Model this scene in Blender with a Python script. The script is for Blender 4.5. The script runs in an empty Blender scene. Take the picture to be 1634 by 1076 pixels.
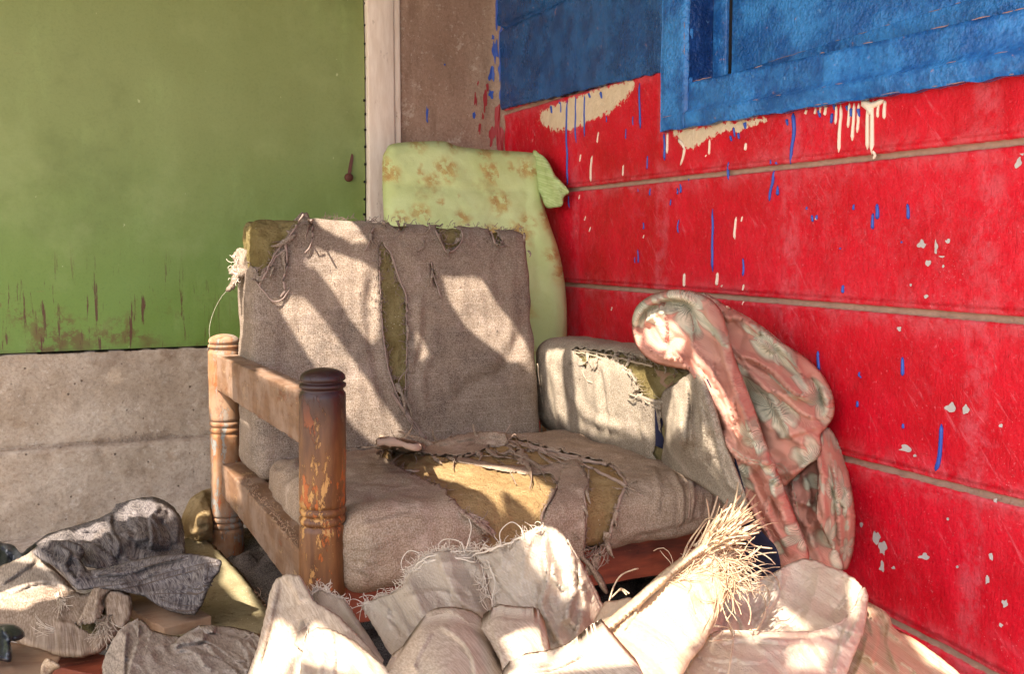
import bpy, bmesh, math, random
import numpy as np
from mathutils import Vector
from mathutils.geometry import delaunay_2d_cdt
R = math.radians
random.seed(7); rng = np.random.default_rng(7)
scene = bpy.context.scene
# ---------------------------------------------------------------- camera
CAM = np.array([0.0, 0.0, 0.74]); FPX = 1570.0; YAW = R(24.3); PITCH = R(5.02)
fwd = np.array([math.sin(YAW)*math.cos(PITCH), math.cos(YAW)*math.cos(PITCH), -math.sin(PITCH)])
rgt = np.array([math.cos(YAW), -math.sin(YAW), 0.0])
upv = np.cross(rgt, fwd)
cd = bpy.data.cameras.new('camera'); cam = bpy.data.objects.new('camera', cd)
scene.collection.objects.link(cam); scene.camera = cam
cd.sensor_width = 36; cd.lens = 36*FPX/1634; cd.clip_start = .02; cd.clip_end = 3000
cam.location = CAM.tolist(); cam.rotation_euler = (math.pi/2-PITCH, 0, -YAW)
# ---------------------------------------------------------------- world and sun
SUN = np.array([-.50, -.32, .81]); SUN /= np.linalg.norm(SUN)
w = bpy.data.worlds.new('World'); scene.world = w; w.use_nodes = True
wn = w.node_tree.nodes; wl = w.node_tree.links
sky = wn.new('ShaderNodeTexSky'); sky.sky_type = 'NISHITA'; sky.sun_disc = False
sky.sun_elevation = math.asin(SUN[2]); sky.sun_rotation = math.atan2(SUN[0], SUN[1])
sky.air_density = 1.0; sky.dust_density = 2.4; sky.ozone_density = .6
wl.new(sky.outputs[0], wn['Background'].inputs[0]); wn['Background'].inputs[1].default_value = .15
sl = bpy.data.lights.new('sun', 'SUN'); sl.energy = 4.8; sl.angle = R(.4); sl.color = (1, .95, .88)
so = bpy.data.objects.new('sun', sl); scene.collection.objects.link(so); so.location = (-3, -2, 5)
so.rotation_euler = Vector((-SUN).tolist()).to_track_quat('-Z', 'Y').to_euler()
vs = scene.view_settings; vs.view_transform = 'Standard'; vs.look = 'None'; vs.exposure = 1.78; vs.gamma = 1
scene.cycles.max_bounces = 8; scene.cycles.diffuse_bounces = 5; scene.cycles.transparent_max_bounces = 8

# ---------------------------------------------------------------- pixel <-> space (photo pixels, 1634 x 1076)
def ray(px, py):
    px = np.asarray(px, float); py = np.asarray(py, float)
    return fwd + rgt*((px-817)/FPX)[..., None] - upv*((py-538)/FPX)[..., None]
def atd(px, py, d): return CAM + ray(px, py)*np.asarray(d, float)[..., None]
def dpl(px, py, ax, v): return (v-CAM[ax])/ray(px, py)[..., ax]
def onp(px, py, ax, v): return atd(px, py, dpl(px, py, ax, v))
def onX(px, py, v): return onp(px, py, 0, v)
def onY(px, py, v): return onp(px, py, 1, v)
def onZ(px, py, v): return onp(px, py, 2, v)
def proj(P):
    q = np.asarray(P, float)-CAM; d = q@fwd
    return np.stack([817+FPX*(q@rgt)/d, 538-FPX*(q@upv)/d], -1)
def dep(px, py, s):
    if isinstance(s, str): return float(dpl(px, py, 'XYZ'.index(s[0]), float(s[1:])))
    return float(s)
# ---------------------------------------------------------------- noise
_perm = np.random.default_rng(3).permutation(256); _perm = np.concatenate([_perm, _perm, _perm])
_g = np.random.default_rng(4).normal(size=(256, 3)); _g /= np.linalg.norm(_g, axis=1)[:, None]
def perlin(P):
    P = np.asarray(P, float); i = np.floor(P).astype(int); f = P-i; i = i & 255
    u = f*f*f*(f*(f*6-15)+10); out = 0
    for a in (0, 1):
        for b in (0, 1):
            for c in (0, 1):
                h = _perm[_perm[_perm[(i[..., 0]+a) & 255]+((i[..., 1]+b) & 255)]+((i[..., 2]+c) & 255)]
                g = _g[h]; d = f-np.array([a, b, c])
                out = out+(g*d).sum(-1)*(u[..., 0] if a else 1-u[..., 0])*(u[..., 1] if b else 1-u[..., 1])*(u[..., 2] if c else 1-u[..., 2])
    return out*1.6
def fbm(P, o=4, g=.5):
    s = 0; a = 1; P = np.asarray(P, float)
    for k in range(o): s = s+a*perlin(P*2**k+k*17.3); a *= g
    return s
# ---------------------------------------------------------------- objects
def tag(o, label=None, cat=None, group=None, kind=None):
    if label: o['label'] = label
    if cat: o['category'] = cat
    if group: o['group'] = group
    if kind: o['kind'] = kind
    return o
def thing(name, label, cat, loc, group=None):
    o = bpy.data.objects.new(name, None); scene.collection.objects.link(o)
    o.location = [float(v) for v in loc]; o.empty_display_size = .05
    return tag(o, label, cat, group)
def wloc(o):
    l = np.zeros(3)
    while o is not None: l = l+np.array(o.location); o = o.parent
    return l
def mk(name, V, F, mat, parent=None, smooth=True, uv=None, attrs=None, solid=0, bevel=0, mats=None, mi=None, sub=0):
    V = np.asarray(V, float)
    base = np.array([V[:, 0].mean(), V[:, 1].mean(), V[:, 2].min()])
    if parent is None: org = base
    else: org = wloc(parent)
    me = bpy.data.meshes.new(name)
    me.from_pydata((V-org).tolist(), [], [tuple(int(i) for i in f) for f in F]); me.update()
    for m in (mats or [mat]): me.materials.append(m)
    if mi is not None: me.polygons.foreach_set('material_index', np.asarray(mi, dtype=np.int32))
    if uv is not None:
        l = me.uv_layers.new(name='UVMap'); vi = np.zeros(len(me.loops), dtype=np.int32)
        me.loops.foreach_get('vertex_index', vi); l.data.foreach_set('uv', np.asarray(uv, float)[vi].ravel())
    for k, a in (attrs or {}).items():
        at = me.attributes.new(k, 'FLOAT', 'POINT'); at.data.foreach_set('value', np.asarray(a, dtype=np.float32))
    if smooth: me.polygons.foreach_set('use_smooth', [True]*len(me.polygons))
    o = bpy.data.objects.new(name, me); scene.collection.objects.link(o)
    if parent is None: o.location = org.tolist()
    else: o.parent = parent
    if bevel:
        b = o.modifiers.new('b', 'BEVEL'); b.width = bevel; b.segments = 2; b.limit_method = 'ANGLE'
    if sub:
        s_ = o.modifiers.new('s', 'SUBSURF'); s_.levels = s_.render_levels = sub
    if solid:
        s_ = o.modifiers.new('t', 'SOLIDIFY'); s_.thickness = solid; s_.offset = 0
    return o
class MB:
    def __init__(s): s.V = []; s.F = []; s.U = []; s.M = []; s.n = 0
    def add(s, V, F, uv=None, m=0):
        V = np.asarray(V, float); s.V.append(V); s.F += [tuple(int(i)+s.n for i in f) for f in F]; s.M += [m]*len(F)
        s.U.append(np.zeros((len(V), 2)) if uv is None else np.asarray(uv)); s.n += len(V)
    def build(s, name, mat, parent=None, **k):
        return mk(name, np.concatenate(s.V), s.F, mat, parent, uv=np.concatenate(s.U), mi=s.M, **k)
    def box(s, lo, hi):
        x0, y0, z0 = lo; x1, y1, z1 = hi
        s.hexa([(x0, y0, z0), (x1, y0, z0), (x1, y1, z0), (x0, y1, z0), (x0, y0, z1), (x1, y0, z1), (x1, y1, z1), (x0, y1, z1)])
    def hexa(s, c):
        s.add(c, [(3, 2, 1, 0), (4, 5, 6, 7), (0, 1, 5, 4), (1, 2, 6, 5), (2, 3, 7, 6), (3, 0, 4, 7)])
    def tube(s, P, r, k=5, m=0):
        P = np.asarray(P, float); n = len(P)
        r = np.broadcast_to(np.asarray(r, float), (n,))
        T = np.gradient(P, axis=0); T /= np.linalg.norm(T, axis=1)[:, None]+1e-9
        a = np.array([.13, .31, .94]); A = np.cross(T, a); A /= np.linalg.norm(A, axis=1)[:, None]+1e-9
        B = np.cross(T, A); V = []
        for i in range(n):
            for j in range(k):
                t = 2*math.pi*j/k; V.append(P[i]+r[i]*(math.cos(t)*A[i]+math.sin(t)*B[i]))
        F = [(i*k+j, i*k+(j+1) % k, (i+1)*k+(j+1) % k, (i+1)*k+j) for i in range(n-1) for j in range(k)]
        F += [tuple(range(k))[::-1], tuple((n-1)*k+j for j in range(k))]
        s.add(V, F, m=m)
    def ribbon(s, P, wd, side=None, tw=0, th=.0006, m=0):
        P = np.asarray(P, float); n = len(P); wd = np.broadcast_to(np.asarray(wd, float), (n,))
        T = np.gradient(P, axis=0); T /= np.linalg.norm(T, axis=1)[:, None]+1e-9
        sd = np.array(rgt if side is None else side, float)
        A = np.cross(T, np.cross(sd, T)); A /= np.linalg.norm(A, axis=1)[:, None]+1e-9
        B = np.cross(T, A); V = []
        for i in range(n):
            t = tw*i/max(1, n-1); a = math.cos(t)*A[i]+math.sin(t)*B[i]; b = -math.sin(t)*A[i]+math.cos(t)*B[i]
            V += [P[i]-a*wd[i]/2-b*th, P[i]+a*wd[i]/2-b*th, P[i]+a*wd[i]/2+b*th, P[i]-a*wd[i]/2+b*th]
        F = [(i*4+j, i*4+(j+1) % 4, i*4+4+(j+1) % 4, i*4+4+j) for i in range(n-1) for j in range(4)]
        F += [(3, 2, 1, 0), ((n-1)*4, (n-1)*4+1, (n-1)*4+2, (n-1)*4+3)]
        s.add(V, F, m=m)
def crom(P, n=6, closed=False):
    P = np.asarray(P, float)
    if closed: Q = np.vstack([P[-1], P, P[0], P[1]])
    else: Q = np.vstack([2*P[0]-P[1], P, 2*P[-1]-P[-2]])
    out = []
    for i in range(1, len(Q)-2):
        p0, p1, p2, p3 = Q[i-1:i+3]
        for k in range(n):
            t = k/n
            out.append(.5*((2*p1)+(-p0+p2)*t+(2*p0-5*p1+4*p2-p3)*t*t+(-p0+3*p1-3*p2+p3)*t**3))
    if not closed: out.append(P[-1])
    return np.array(out)
def resample(P, st, closed=False):
    P = np.asarray(P, float)
    if closed: P = np.vstack([P, P[:1]])
    L = np.r_[0, np.cumsum(np.linalg.norm(np.diff(P, axis=0), axis=1))]
    n = max(2, int(L[-1]/st)); t = np.linspace(0, L[-1], n+1)
    if closed: t = t[:-1]
    return np.stack([np.interp(t, L, P[:, k]) for k in range(P.shape[1])], -1)
def inpoly(p, poly):
    x, y = p[:, 0], p[:, 1]; c = np.zeros(len(p), bool); n = len(poly)
    for i in range(n):
        x0, y0 = poly[i]; x1, y1 = poly[(i+1) % n]
        if y0 == y1: continue
        m = ((y0 > y) != (y1 > y)) & (x < (x1-x0)*(y-y0)/(y1-y0)+x0); c ^= m
    return c
def pdist(p, line, closed=False):
    """distance, signed side, arc parameter to a polyline"""
    L = np.asarray(line, float)
    if closed: L = np.vstack([L, L[:1]])
    best = np.full(len(p), 1e9); sgn = np.ones(len(p)); par = np.zeros(len(p)); S = np.linalg.norm(np.diff(L, axis=0), axis=1); C = np.r_[0, np.cumsum(S)]
    for i in range(len(L)-1):
        a = L[i]; d = L[i+1]-a; l2 = d@d+1e-12; q = p-a
        t = np.clip((q@d)/l2, 0, 1); e = q-t[:, None]*d; dd = np.hypot(e[:, 0], e[:, 1])
        m = dd < best; best[m] = dd[m]; sgn[m] = np.sign(d[0]*q[m, 1]-d[1]*q[m, 0]); par[m] = (C[i]+t[m]*S[i])/C[-1]
    return best, sgn, par
def tps(ctrl):
    c = np.array([(a, b) for a, b, _ in ctrl], float)/300; z = np.array([dep(a, b, d) for a, b, d in ctrl]); n = len(c)
    if n == 1: return lambda x, y: np.full(np.shape(x), z[0])
    if n < 4:
        A = np.c_[np.ones(n), c]; k = np.linalg.lstsq(A, z, rcond=None)[0]
        return lambda x, y: k[0]+k[1]*np.asarray(x)/300+k[2]*np.asarray(y)/300
    ph = lambda r: r*r*np.log(r+1e-9)
    K = ph(np.linalg.norm(c[:, None]-c[None], axis=-1))+np.eye(n)*.002; P = np.c_[np.ones(n), c]
    M = np.block([[K, P], [P.T, np.zeros((3, 3))]]); s = np.linalg.solve(M, np.r_[z, 0, 0, 0])
    def f(x, y):
        q = np.stack([np.asarray(x, float)/300, np.asarray(y, float)/300], -1)
        r = np.linalg.norm(q[..., None, :]-c, axis=-1)
        return ph(r)@s[:n]+s[n]+q@s[n+1:]
    return f
def cdt(outline, pts, eps=1e-4):
    n = len(outline); allp = [Vector((float(a), float(b))) for a, b in outline]+[Vector((float(a), float(b))) for a, b in pts]
    v, e, f, *_ = delaunay_2d_cdt(allp, [(i, (i+1) % n) for i in range(n)], [], 1, eps)
    return np.array([(a.x, a.y) for a in v]), [tuple(x) for x in f]
def relief(outline, ctrl, folds=(), roll=(0, 0), noise=(), sp=4.5, body=0, rag=0, smooth=True, uvr=0, seed=0, uvk=1.0, holes=(), bfn=None, fk=1.0, auto=(), crum=()):
    """cloth or solid whose outline is (px,py) in the photograph and whose distance is interpolated from real positions.
    folds: (points, width px, height m, side)  side 0 ridge, +1/-1 fold that drops sharply on that side, depth in metres"""
    O = np.array(outline, float)
    if smooth: O = crom(O, 8, True)
    O = resample(O, sp, True)
    rg = np.random.default_rng(seed+11)
    if rag:
        C = O.mean(0); nrm = O-C; nrm /= np.linalg.norm(nrm, axis=1)[:, None]+1e-9
        O = O+nrm*(rg.normal(size=(len(O), 1))*rag)
    lo = O.min(0); hi = O.max(0)
    gx, gy = np.meshgrid(np.arange(lo[0], hi[0], sp), np.arange(lo[1], hi[1], sp*.87))
    gx = gx+(np.arange(gx.shape[0]) % 2)[:, None]*sp/2
    g = np.stack([gx.ravel(), gy.ravel()], -1); g += rg.uniform(-.2, .2, g.shape)*sp
    g = g[inpoly(g, O)]; d0, _, _ = pdist(g, O, True); g = g[d0 > sp*.55]
    P, F = cdt(O, g)
    for h in holes:
        hp = np.array(h, float); keep = []
        cen = np.array([P[list(f)].mean(0) for f in F]); ins = inpoly(cen, hp)
        F = [f for f, q in zip(F, ins) if not q]
    df = tps(ctrl); D = df(P[:, 0], P[:, 1]); disp = np.zeros(len(P)); sc = D/FPX
    folds = list(folds)
    for n_, ang, ln_, wd_, am_ in auto:
        for _ in range(n_):
            c = g[rg.integers(len(g))]; a = R(ang+rg.normal()*16); l = ln_*rg.uniform(.5, 1.3); bd_ = rg.normal()*.22; q = []
            for t_ in (-.5, -.2, .15, .5): q.append((c[0]+math.cos(a+bd_*t_*2)*l*t_, c[1]+math.sin(a+bd_*t_*2)*l*t_))
            folds.append((q, wd_*rg.uniform(.6, 1.5), am_*rg.uniform(.4, 1.2), int(rg.choice([-1, 1, 1, 0]))))
    for fo in folds:
        pts, wd, amp, side = fo[:4]; amp = amp*fk
        L = crom(pts, 5); d, s, t = pdist(P, L)
        tap = np.clip(np.sin(np.pi*np.clip(t, .0, 1))*2.2, 0, 1)
        tap = np.where((t <= 0) | (t >= 1), 0, tap)**.7 if len(fo) < 5 else np.exp(-(np.maximum(0, 0)))*np.ones(len(P))
        if side == 0: prof = np.exp(-(np.sqrt(d*d+1.2)-1.1)/(wd*.75))
        else:
            sd = d*s*side
            prof = np.where(sd > 0, np.exp(-(sd/(wd*.22))**2), np.exp(sd/(wd*1.35)))
        disp += amp*prof*tap
    for am, ln, asp, ang in crum:
        ca, sa = math.cos(R(ang)), math.sin(R(ang)); m = P*sc[:, None]
        q = np.stack([(m[:, 0]*ca+m[:, 1]*sa)/ln/asp, (-m[:, 0]*sa+m[:, 1]*ca)/ln], -1); q = q+.25*np.stack([perlin(np.c_[q, q[:, :1]*0+seed]), perlin(np.c_[q+7, q[:, :1]*0+seed])], -1)
        b = np.floor(q).astype(int); f1 = np.full(len(P), 9.); f2 = np.full(len(P), 9.)
        for i in (-1, 0, 1):
            for j in (-1, 0, 1):
                c = b+[i, j]; h = _perm[(_perm[(c[:, 0]+seed*13) & 255]+c[:, 1]) & 255]; h2 = _perm[(h+71) & 255]
                pt = c+np.stack([h/255., h2/255.], -1); dd = np.hypot(*(q-pt).T); hh = (_perm[(h+33) & 255]/255.-.5)*.5; dd = dd+hh
                f2 = np.where(dd < f1, f1, np.minimum(f2, dd)); f1 = np.minimum(f1, dd)
        disp += am*(f1-.4)
    for am, ln, asp, ang in noise:   # amplitude m, wavelength m, stretch, angle deg
        ca, sa = math.cos(R(ang)), math.sin(R(ang)); m = P*sc[:, None]
        q = np.stack([(m[:, 0]*ca+m[:, 1]*sa)/ln/asp, (-m[:, 0]*sa+m[:, 1]*ca)/ln, np.full(len(P), seed*3.7+ln*91)], -1)
        q[:, :2] += .35*np.stack([perlin(q*.7+5), perlin(q*.7+9)], -1)
        nn = fbm(q, 3); disp += am*(1-np.abs(nn)*2.2)
    if roll[0]:
        e, _, _ = pdist(P, O, True); x = np.clip(1-e/roll[0], 0, 1)
        disp -= roll[1]*(1-np.sqrt(np.clip(1-x*x, 0, 1)))
    if bfn is not None: disp = disp+bfn(P)
    V = atd(P[:, 0], P[:, 1], D-disp)
    uv = P*np.array([1, -1])*sc[:, None]*uvk; uv[:, 0] += disp*uvr; uv[:, 1] += disp*uvr*.6
    F = [f[::-1] for f in F]
    c0 = V[list(F[0])]; nn = np.cross(c0[1]-c0[0], c0[2]-c0[0])
    if nn@(CAM-c0[0]) < 0: F = [f[::-1] for f in F]
    if body:
        edges = {}
        for f in F:
            for i in range(len(f)):
                a, b = f[i], f[(i+1) % len(f)]
                edges[(a, b)] = 1
        bd = [(a, b) for (a, b) in edges if (b, a) not in edges]
        n = len(V); back = V+np.array([fwd[0], fwd[1], 0])*body+np.array([0, 0, -.15*body])
        F = F+[tuple(i+n for i in f[::-1]) for f in F]+[(b, a, a+n, b+n) for a, b in bd]
        V = np.vstack([V, back]); uv = np.vstack([uv, uv+.3])
    return V, F, uv, df
def rough_grid(lo, hi, r, n):
    """unit lattice of a rounded box, returns lattice coords 0..1, faces"""
    nx, ny, nz = n; idx = {}; V = []; F = []
    def vid(i, j, k):
        q = (i, j, k)
        if q not in idx: idx[q] = len(V); V.append((i/nx, j/ny, k/nz))
        return idx[q]
    for i in range(nx):
        for j in range(ny):
            F.append((vid(i, j, 0), vid(i, j+1, 0), vid(i+1, j+1, 0), vid(i+1, j, 0)))
            F.append((vid(i, j, nz), vid(i+1, j, nz), vid(i+1, j+1, nz), vid(i, j+1, nz)))
    for i in range(nx):
        for k in range(nz):
            F.append((vid(i, 0, k), vid(i+1, 0, k), vid(i+1, 0, k+1), vid(i, 0, k+1)))
            F.append((vid(i, ny, k), vid(i, ny, k+1), vid(i+1, ny, k+1), vid(i+1, ny, k)))
    for j in range(ny):
        for k in range(nz):
            F.append((vid(0, j, k), vid(0, j, k+1), vid(0, j+1, k+1), vid(0, j+1, k)))
            F.append((vid(nx, j, k), vid(nx, j+1, k), vid(nx, j+1, k+1), vid(nx, j, k+1)))
    return np.array(V), F
def cushion(corners, rad, sp, puff=(0, 0, 0), noise=(.004, .12), off=0, seed=0, extra=None):
    """soft rounded box. corners: 8 points, index = x + 2*y + 4*z"""
    c = np.array(corners, float)
    dim = np.array([np.linalg.norm(c[1]-c[0]), np.linalg.norm(c[2]-c[0]), np.linalg.norm(c[4]-c[0])])
    n = np.maximum(4, (dim/sp).astype(int)); L, F = rough_grid(0, 1, 0, n)
    q = (L-.5)*dim; half = dim/2; rad = np.minimum(np.array(rad, float), half*.98)
    # redistribute so rounding has density, then round
    inner = np.clip(q, -(half-rad), half-rad); d = (q-inner)/rad
    nn = np.linalg.norm(d, axis=1)[:, None]; on = np.abs(d).max(1)[:, None]
    dn = np.where(nn > 1e-9, d/np.maximum(nn, 1e-9), 0)
    q = inner+dn*(rad)*on
    u = q/dim+.5; s = (u-.5)*2
    w3 = lambda a: a
    x, y, z = u[:, 0:1], u[:, 1:2], u[:, 2:3]
    V = 0
    for k in range(8):
        V = V+c[k]*(x if k & 1 else 1-x)*(y if k & 2 else 1-y)*(z if k & 4 else 1-z)
    ax = [(c[1]-c[0])/dim[0], (c[2]-c[0])/dim[1], (c[4]-c[0])/dim[2]]
    for a in range(3):
        o1, o2 = [b for b in range(3) if b != a]
        bulge = puff[a]*(1-s[:, o1]**2)*(1-s[:, o2]**2)*s[:, a]
        V = V+bulge[:, None]*ax[a]
    me = bpy.data.meshes.new('tmp'); me.from_pydata(V.tolist(), [], F); me.update()
    N = np.zeros(len(V)*3); me.vertex_normals.foreach_get('vector', N) if hasattr(me, 'vertex_normals') else None
    N = N.reshape(-1, 3); bpy.data.meshes.remove(me)
    V = V+N*((fbm(V/noise[1]+seed*5.1, 3)*noise[0])[:, None]+off)
    if extra is not None: V = V+N*extra(V, u)[:, None]
    return V, F, N, u
def cutfab(V, F, N, polys, sp=4.0, thru=()):
    """remove camera-facing faces inside tear polygons (photo px) and snap the rim onto the polygon"""
    F = np.array(F); P = proj(V); face = ((CAM-V)*N).sum(1) > -.02
    V = V.copy(); dead = np.zeros(len(F), bool)
    for ip, poly in enumerate(polys):
        poly = np.array(poly, float); c = P[F].mean(1); ins = inpoly(c, poly) & (face[F].all(1) | (ip in thru))
        dead |= ins
    used = np.zeros(len(V), int); un = np.zeros(len(V), int)
    np.add.at(used, F[dead].ravel(), 1); np.add.at(un, F[~dead].ravel(), 1)
    rim = (used > 0) & (un > 0)
    for poly in polys:
        poly = np.array(poly, float); PL = np.vstack([poly, poly[:1]])
        ids = np.where(rim)[0]; d, s, t = pdist(P[ids], poly, True)
        near = d < sp
        for i in ids[near]:
            best = None
            for k in range(len(poly)):
                a = PL[k]; e = PL[k+1]-a; tt = np.clip(((P[i]-a)@e)/(e@e+1e-9), 0, 1); r_ = a+tt*e; dd = np.hypot(*(r_-P[i]))
                if best is None or dd < best[0]: best = (dd, r_)
            dpt = (V[i]-CAM)@fwd; V[i] = atd(best[1][0], best[1][1], dpt)
    return V, [tuple(f) for f in F[~dead]]
def pxcrease(V, lines):
    P = proj(V); o = np.zeros(len(V))
    for pts, wd, am in lines:
        d, sg, t = pdist(P, crom(pts, 5)); tp = np.where((t <= 0) | (t >= 1), 0, np.clip(np.sin(np.pi*t)*2, 0, 1)); o += am*np.exp(-(d/wd)**2)*tp-am*.6*np.exp(-((d-wd*1.6)/wd)**2)*tp
    return o
def jag(poly, st=6, a=2.0, seed=1):
    a = a*1.5; st = st*.7
    p = resample(crom(poly, 5, True), st, True); r_ = np.random.default_rng(seed)
    return p+r_.normal(size=p.shape)*a
# ================================================================ materials
def srgb(r, g, b, a=1):
    f = lambda c: (c/255/12.92) if c/255 <= .04045 else ((c/255+.055)/1.055)**2.4
    return (f(r), f(g), f(b), a)
class NT:
    def __init__(s, name, rough=.8, spec=.3):
        s.m = bpy.data.materials.new(name); s.m.use_nodes = True; s.t = s.m.node_tree; s.n = s.t.nodes; s.l = s.t.links
        s.b = s.n['Principled BSDF']; s.b.inputs['Roughness'].default_value = rough; s.b.inputs['Specular IOR Level'].default_value = spec
        s.tc = s.n.new('ShaderNodeTexCoord'); s.obj = s.tc.outputs['Object']; s.uvo = s.tc.outputs['UV']
    def put(s, inp, v):
        if hasattr(v, 'links') or hasattr(v, 'is_linked'): s.l.new(v, inp)
        else: inp.default_value = v
    def map(s, vec, scale=(1, 1, 1), rot=(0, 0, 0), loc=(0, 0, 0)):
        n = s.n.new('ShaderNodeMapping'); s.l.new(vec, n.inputs[0]); n.inputs['Scale'].default_value = scale
        n.inputs['Rotation'].default_value = rot; n.inputs['Location'].default_value = loc; return n.outputs[0]
    def noise(s, sc, det=3, ro=.55, vec=None, dist=0, col=False):
        n = s.n.new('ShaderNodeTexNoise'); n.inputs['Scale'].default_value = sc; n.inputs['Detail'].default_value = det
        n.inputs['Roughness'].default_value = ro; n.inputs['Distortion'].default_value = dist; s.l.new(vec or s.obj, n.inputs['Vector'])
        return n.outputs['Color' if col else 'Fac']
    def wave(s, sc, axis='X', dist=0, vec=None, prof='SIN', dsc=1):
        n = s.n.new('ShaderNodeTexWave'); n.bands_direction = axis; n.wave_profile = prof; n.inputs['Scale'].default_value = sc
        n.inputs['Distortion'].default_value = dist; n.inputs['Detail Scale'].default_value = dsc; s.l.new(vec or s.obj, n.inputs['Vector']); return n.outputs['Fac']
    def vor(s, sc, vec=None, feat='F1', out='Distance', dim='3D', rnd=1):
        n = s.n.new('ShaderNodeTexVoronoi'); n.voronoi_dimensions = dim; n.feature = feat; n.inputs['Scale'].default_value = sc
        n.inputs['Randomness'].default_value = rnd; s.l.new(vec or s.obj, n.inputs['Vector']); return n.outputs[out]
    def math(s, op, a, b=None, c=None, clamp=False):
        n = s.n.new('ShaderNodeMath'); n.operation = op; n.use_clamp = clamp; s.put(n.inputs[0], a)
        if b is not None: s.put(n.inputs[1], b)
        if c is not None: s.put(n.inputs[2], c)
        return n.outputs[0]
    def step(s, v, a, b):
        n = s.n.new('ShaderNodeMapRange'); n.interpolation_type = 'SMOOTHSTEP'; s.put(n.inputs[0], v)
        n.inputs[1].default_value = a; n.inputs[2].default_value = b; return n.outputs[0]
    def mix(s, f, a, b, mode='MIX'):
        n = s.n.new('ShaderNodeMix'); n.data_type = 'RGBA'; n.blend_type = mode; s.put(n.inputs[0], f); s.put(n.inputs[6], a); s.put(n.inputs[7], b); return n.outputs[2]
    def attr(s, name):
        n = s.n.new('ShaderNodeAttribute'); n.attribute_name = name; return n.outputs['Fac']
    def sep(s, vec):
        n = s.n.new('ShaderNodeSeparateXYZ'); s.l.new(vec, n.inputs[0]); return n.outputs
    def vmath(s, op, a, b):
        n = s.n.new('ShaderNodeVectorMath'); n.operation = op; s.put(n.inputs[0], a); s.put(n.inputs[1], b); return n.outputs[0]
    def bump(s, h, dist=.002, st=1.0, nrm=None):
        n = s.n.new('ShaderNodeBump'); n.inputs['Strength'].default_value = st; n.inputs['Distance'].default_value = dist; s.l.new(h, n.inputs['Height'])
        if nrm is not None: s.l.new(nrm, n.inputs['Normal'])
        return n.outputs[0]
    def done(s, col=None, rough=None, nrm=None, trans=0):
        if col is not None: s.put(s.b.inputs['Base Color'], col)
        if rough is not None: s.put(s.b.inputs['Roughness'], rough)
        if nrm is not None: s.l.new(nrm, s.b.inputs['Normal'])
        if trans:
            t = s.n.new('ShaderNodeBsdfTranslucent'); s.put(t.inputs[0], col); mx = s.n.new('ShaderNodeMixShader'); mx.inputs[0].default_value = trans
            if nrm is not None: s.l.new(nrm, t.inputs['Normal'])
            s.l.new(s.b.outputs[0], mx.inputs[1]); s.l.new(t.outputs[0], mx.inputs[2]); s.l.new(mx.outputs[0], s.n['Material Output'].inputs[0])
        return s.m

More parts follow.
